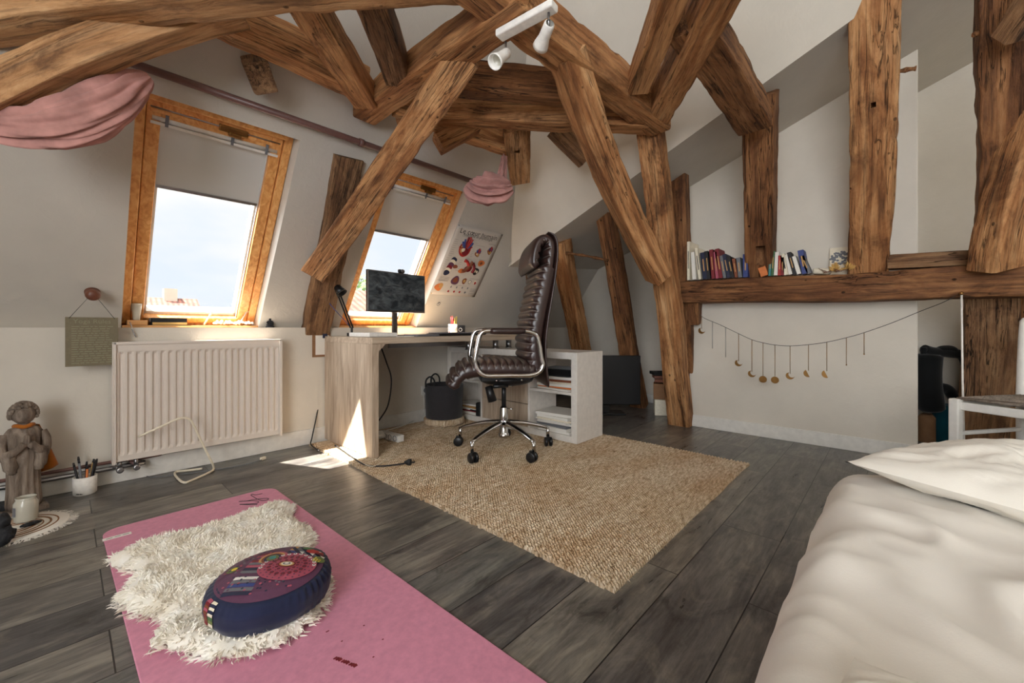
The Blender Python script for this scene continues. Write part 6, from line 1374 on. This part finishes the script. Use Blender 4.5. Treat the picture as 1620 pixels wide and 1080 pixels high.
mb = MB(); P = sm_path([rp(1496, 640, 2.8), rp(1498, 670, 2.8), rp(1496, 715, 2.8)], 6); mb.tube(P, [.05, .06, .065] + [.07] * (len(P) - 4) + [.06], 20); single(mb, 'teal_bag', M['teal'], 'teal fabric bag on the floor below the black backpack', 'bag')
mb = MB(); P = sm_path([rp(1466, 655, 2.8), rp(1466, 690, 2.8), rp(1466, 712, 2.8)], 5); mb.tube(P, [.03] + [.045] * (len(P) - 2) + [.04], 14); single(mb, 'straw_bundle', M['card'], 'brown paper-like bundle left of the teal bag', 'bundle')
mb = MB(); p = V((3.80, -.92, 0)); mb.ell((p.x, p.y, .35), (.16, .12, .34), fn=lambda q: 1 + .1 * noise.noise(q * 2)); single(mb, 'dark_bag', M['darkbag'], 'dark sack behind the white chair at the right edge', 'bag')

# ================================================================ OUTSIDE THE WINDOWS
t = NT('clay_roof_tiles'); co = t.coord(scale=(1, 1, 1)); wv = t.n('ShaderNodeTexWave', wave_type='BANDS', bands_direction='X'); wv.inputs['Scale'].default_value = 1.6; wv.inputs['Distortion'].default_value = .6; t.l(co, wv.inputs['Vector'])
wz_ = t.n('ShaderNodeTexWave', wave_type='BANDS', bands_direction='Z'); wz_.inputs['Scale'].default_value = 1.5; t.l(co, wz_.inputs['Vector']); nz_ = t.noise(co, 3, 4)
M['tiles'] = t.fin(t.mix(.6, t.ramp(nz_, [(.3, (84, 48, 38)), (.7, (116, 72, 56))]), t.mix(.5, wv.outputs['Color'], wz_.outputs['Color'], 'MULTIPLY'), 'SOFT_LIGHT'), .8)
M['render'] = plain('house_render', (110, 98, 84), .9, 0, .05, 4)
M['leaf'] = plain('tree_leaf', (58, 76, 28), .7, 0, .35, 3)
M['bark'] = plain('tree_bark', (90, 74, 58), .9, 0, .2, 8)
def house(c, w, d, ze, zr, name_lb):
    r = empty('house', (c[0], c[1], -6), name_lb, 'house'); x0, x1, y0, y1 = c[0] - w / 2, c[0] + w / 2, c[1] - d / 2, c[1] + d / 2
    mb = MB(); mb.bb(x0, x1, y0, y1, -6, ze); mb.add([V((x0, y0, ze)), V((x0, y1, ze)), V((x0, (y0 + y1) / 2, zr - .12)), V((x1, y0, ze)), V((x1, y1, ze)), V((x1, (y0 + y1) / 2, zr - .12))], [(0, 1, 2), (3, 5, 4), (0, 2, 5, 3), (1, 4, 5, 2)]); build(mb, 'wall', M['render'], r)
    mb = MB(); o = .3; ym = (y0 + y1) / 2
    for ya in (y0 - o, y1 + o): mb.add([V((x0 - o, ya, ze - .15)), V((x1 + o, ya, ze - .15)), V((x1 + o, ym, zr)), V((x0 - o, ym, zr))], [(0, 1, 2, 3)])
    build(mb, 'roof', M['tiles'], r, solid=.12)
    mb = MB(); mb.bb(c[0] + w * .2, c[0] + w * .2 + .5, ym - .3, ym + .3, zr - .6, zr + .5); build(mb, 'chimney', M['render'], r); return r
def tree(c, h, rad, lb, seed):
    rn = random.Random(seed); r = empty('tree', (c[0], c[1], -6), lb, 'tree'); mb = MB(); mb.tube([(c[0], c[1], -6), (c[0] + .1, c[1], h - rad)], [.25, .12], 10); build(mb, 'trunk', M['bark'], r)
    mb = MB()
    for k in range(1500):
        q = V((rn.gauss(0, 1), rn.gauss(0, 1), rn.gauss(0, 1))).normalized(); p = V((c[0], c[1], h - rad)) + q * rad * rn.uniform(.55, 1.0) * (1 + .25 * noise.noise(q * 2.5)); s_ = rn.uniform(.10, .2); a = V((rn.gauss(0, 1), rn.gauss(0, 1), rn.gauss(0, 1))).normalized(); b = a.orthogonal().normalized()
        mb.add([p - a * s_, p + b * s_ * .6, p + a * s_, p - b * s_ * .6], [(0, 1, 2, 3)])
    build(mb, 'crown', M['leaf'], r, kind='stuff')
h1 = px(255, 500, 18); house((h1.x - .3, h1.y + 2.5), 3.4, 5, .7, 2.15, 'house with red clay tiled roof seen low through the left window')
h2 = px(600, 460, 11); house((h2.x + 2.4, h2.y + 2.0), 5.2, 6, 0.55, 1.85, 'house with pale red tiled roof seen behind the computer monitor')
t1 = px(540, 440, 22); tree((t1.x, t1.y), 4.2, 2.4, 'leafy green tree seen through the right window above the roof', 3)
t2 = px(195, 500, 14); tree((t2.x, t2.y), 1.55, .7, 'small green treetop at the left edge of the left window', 5)
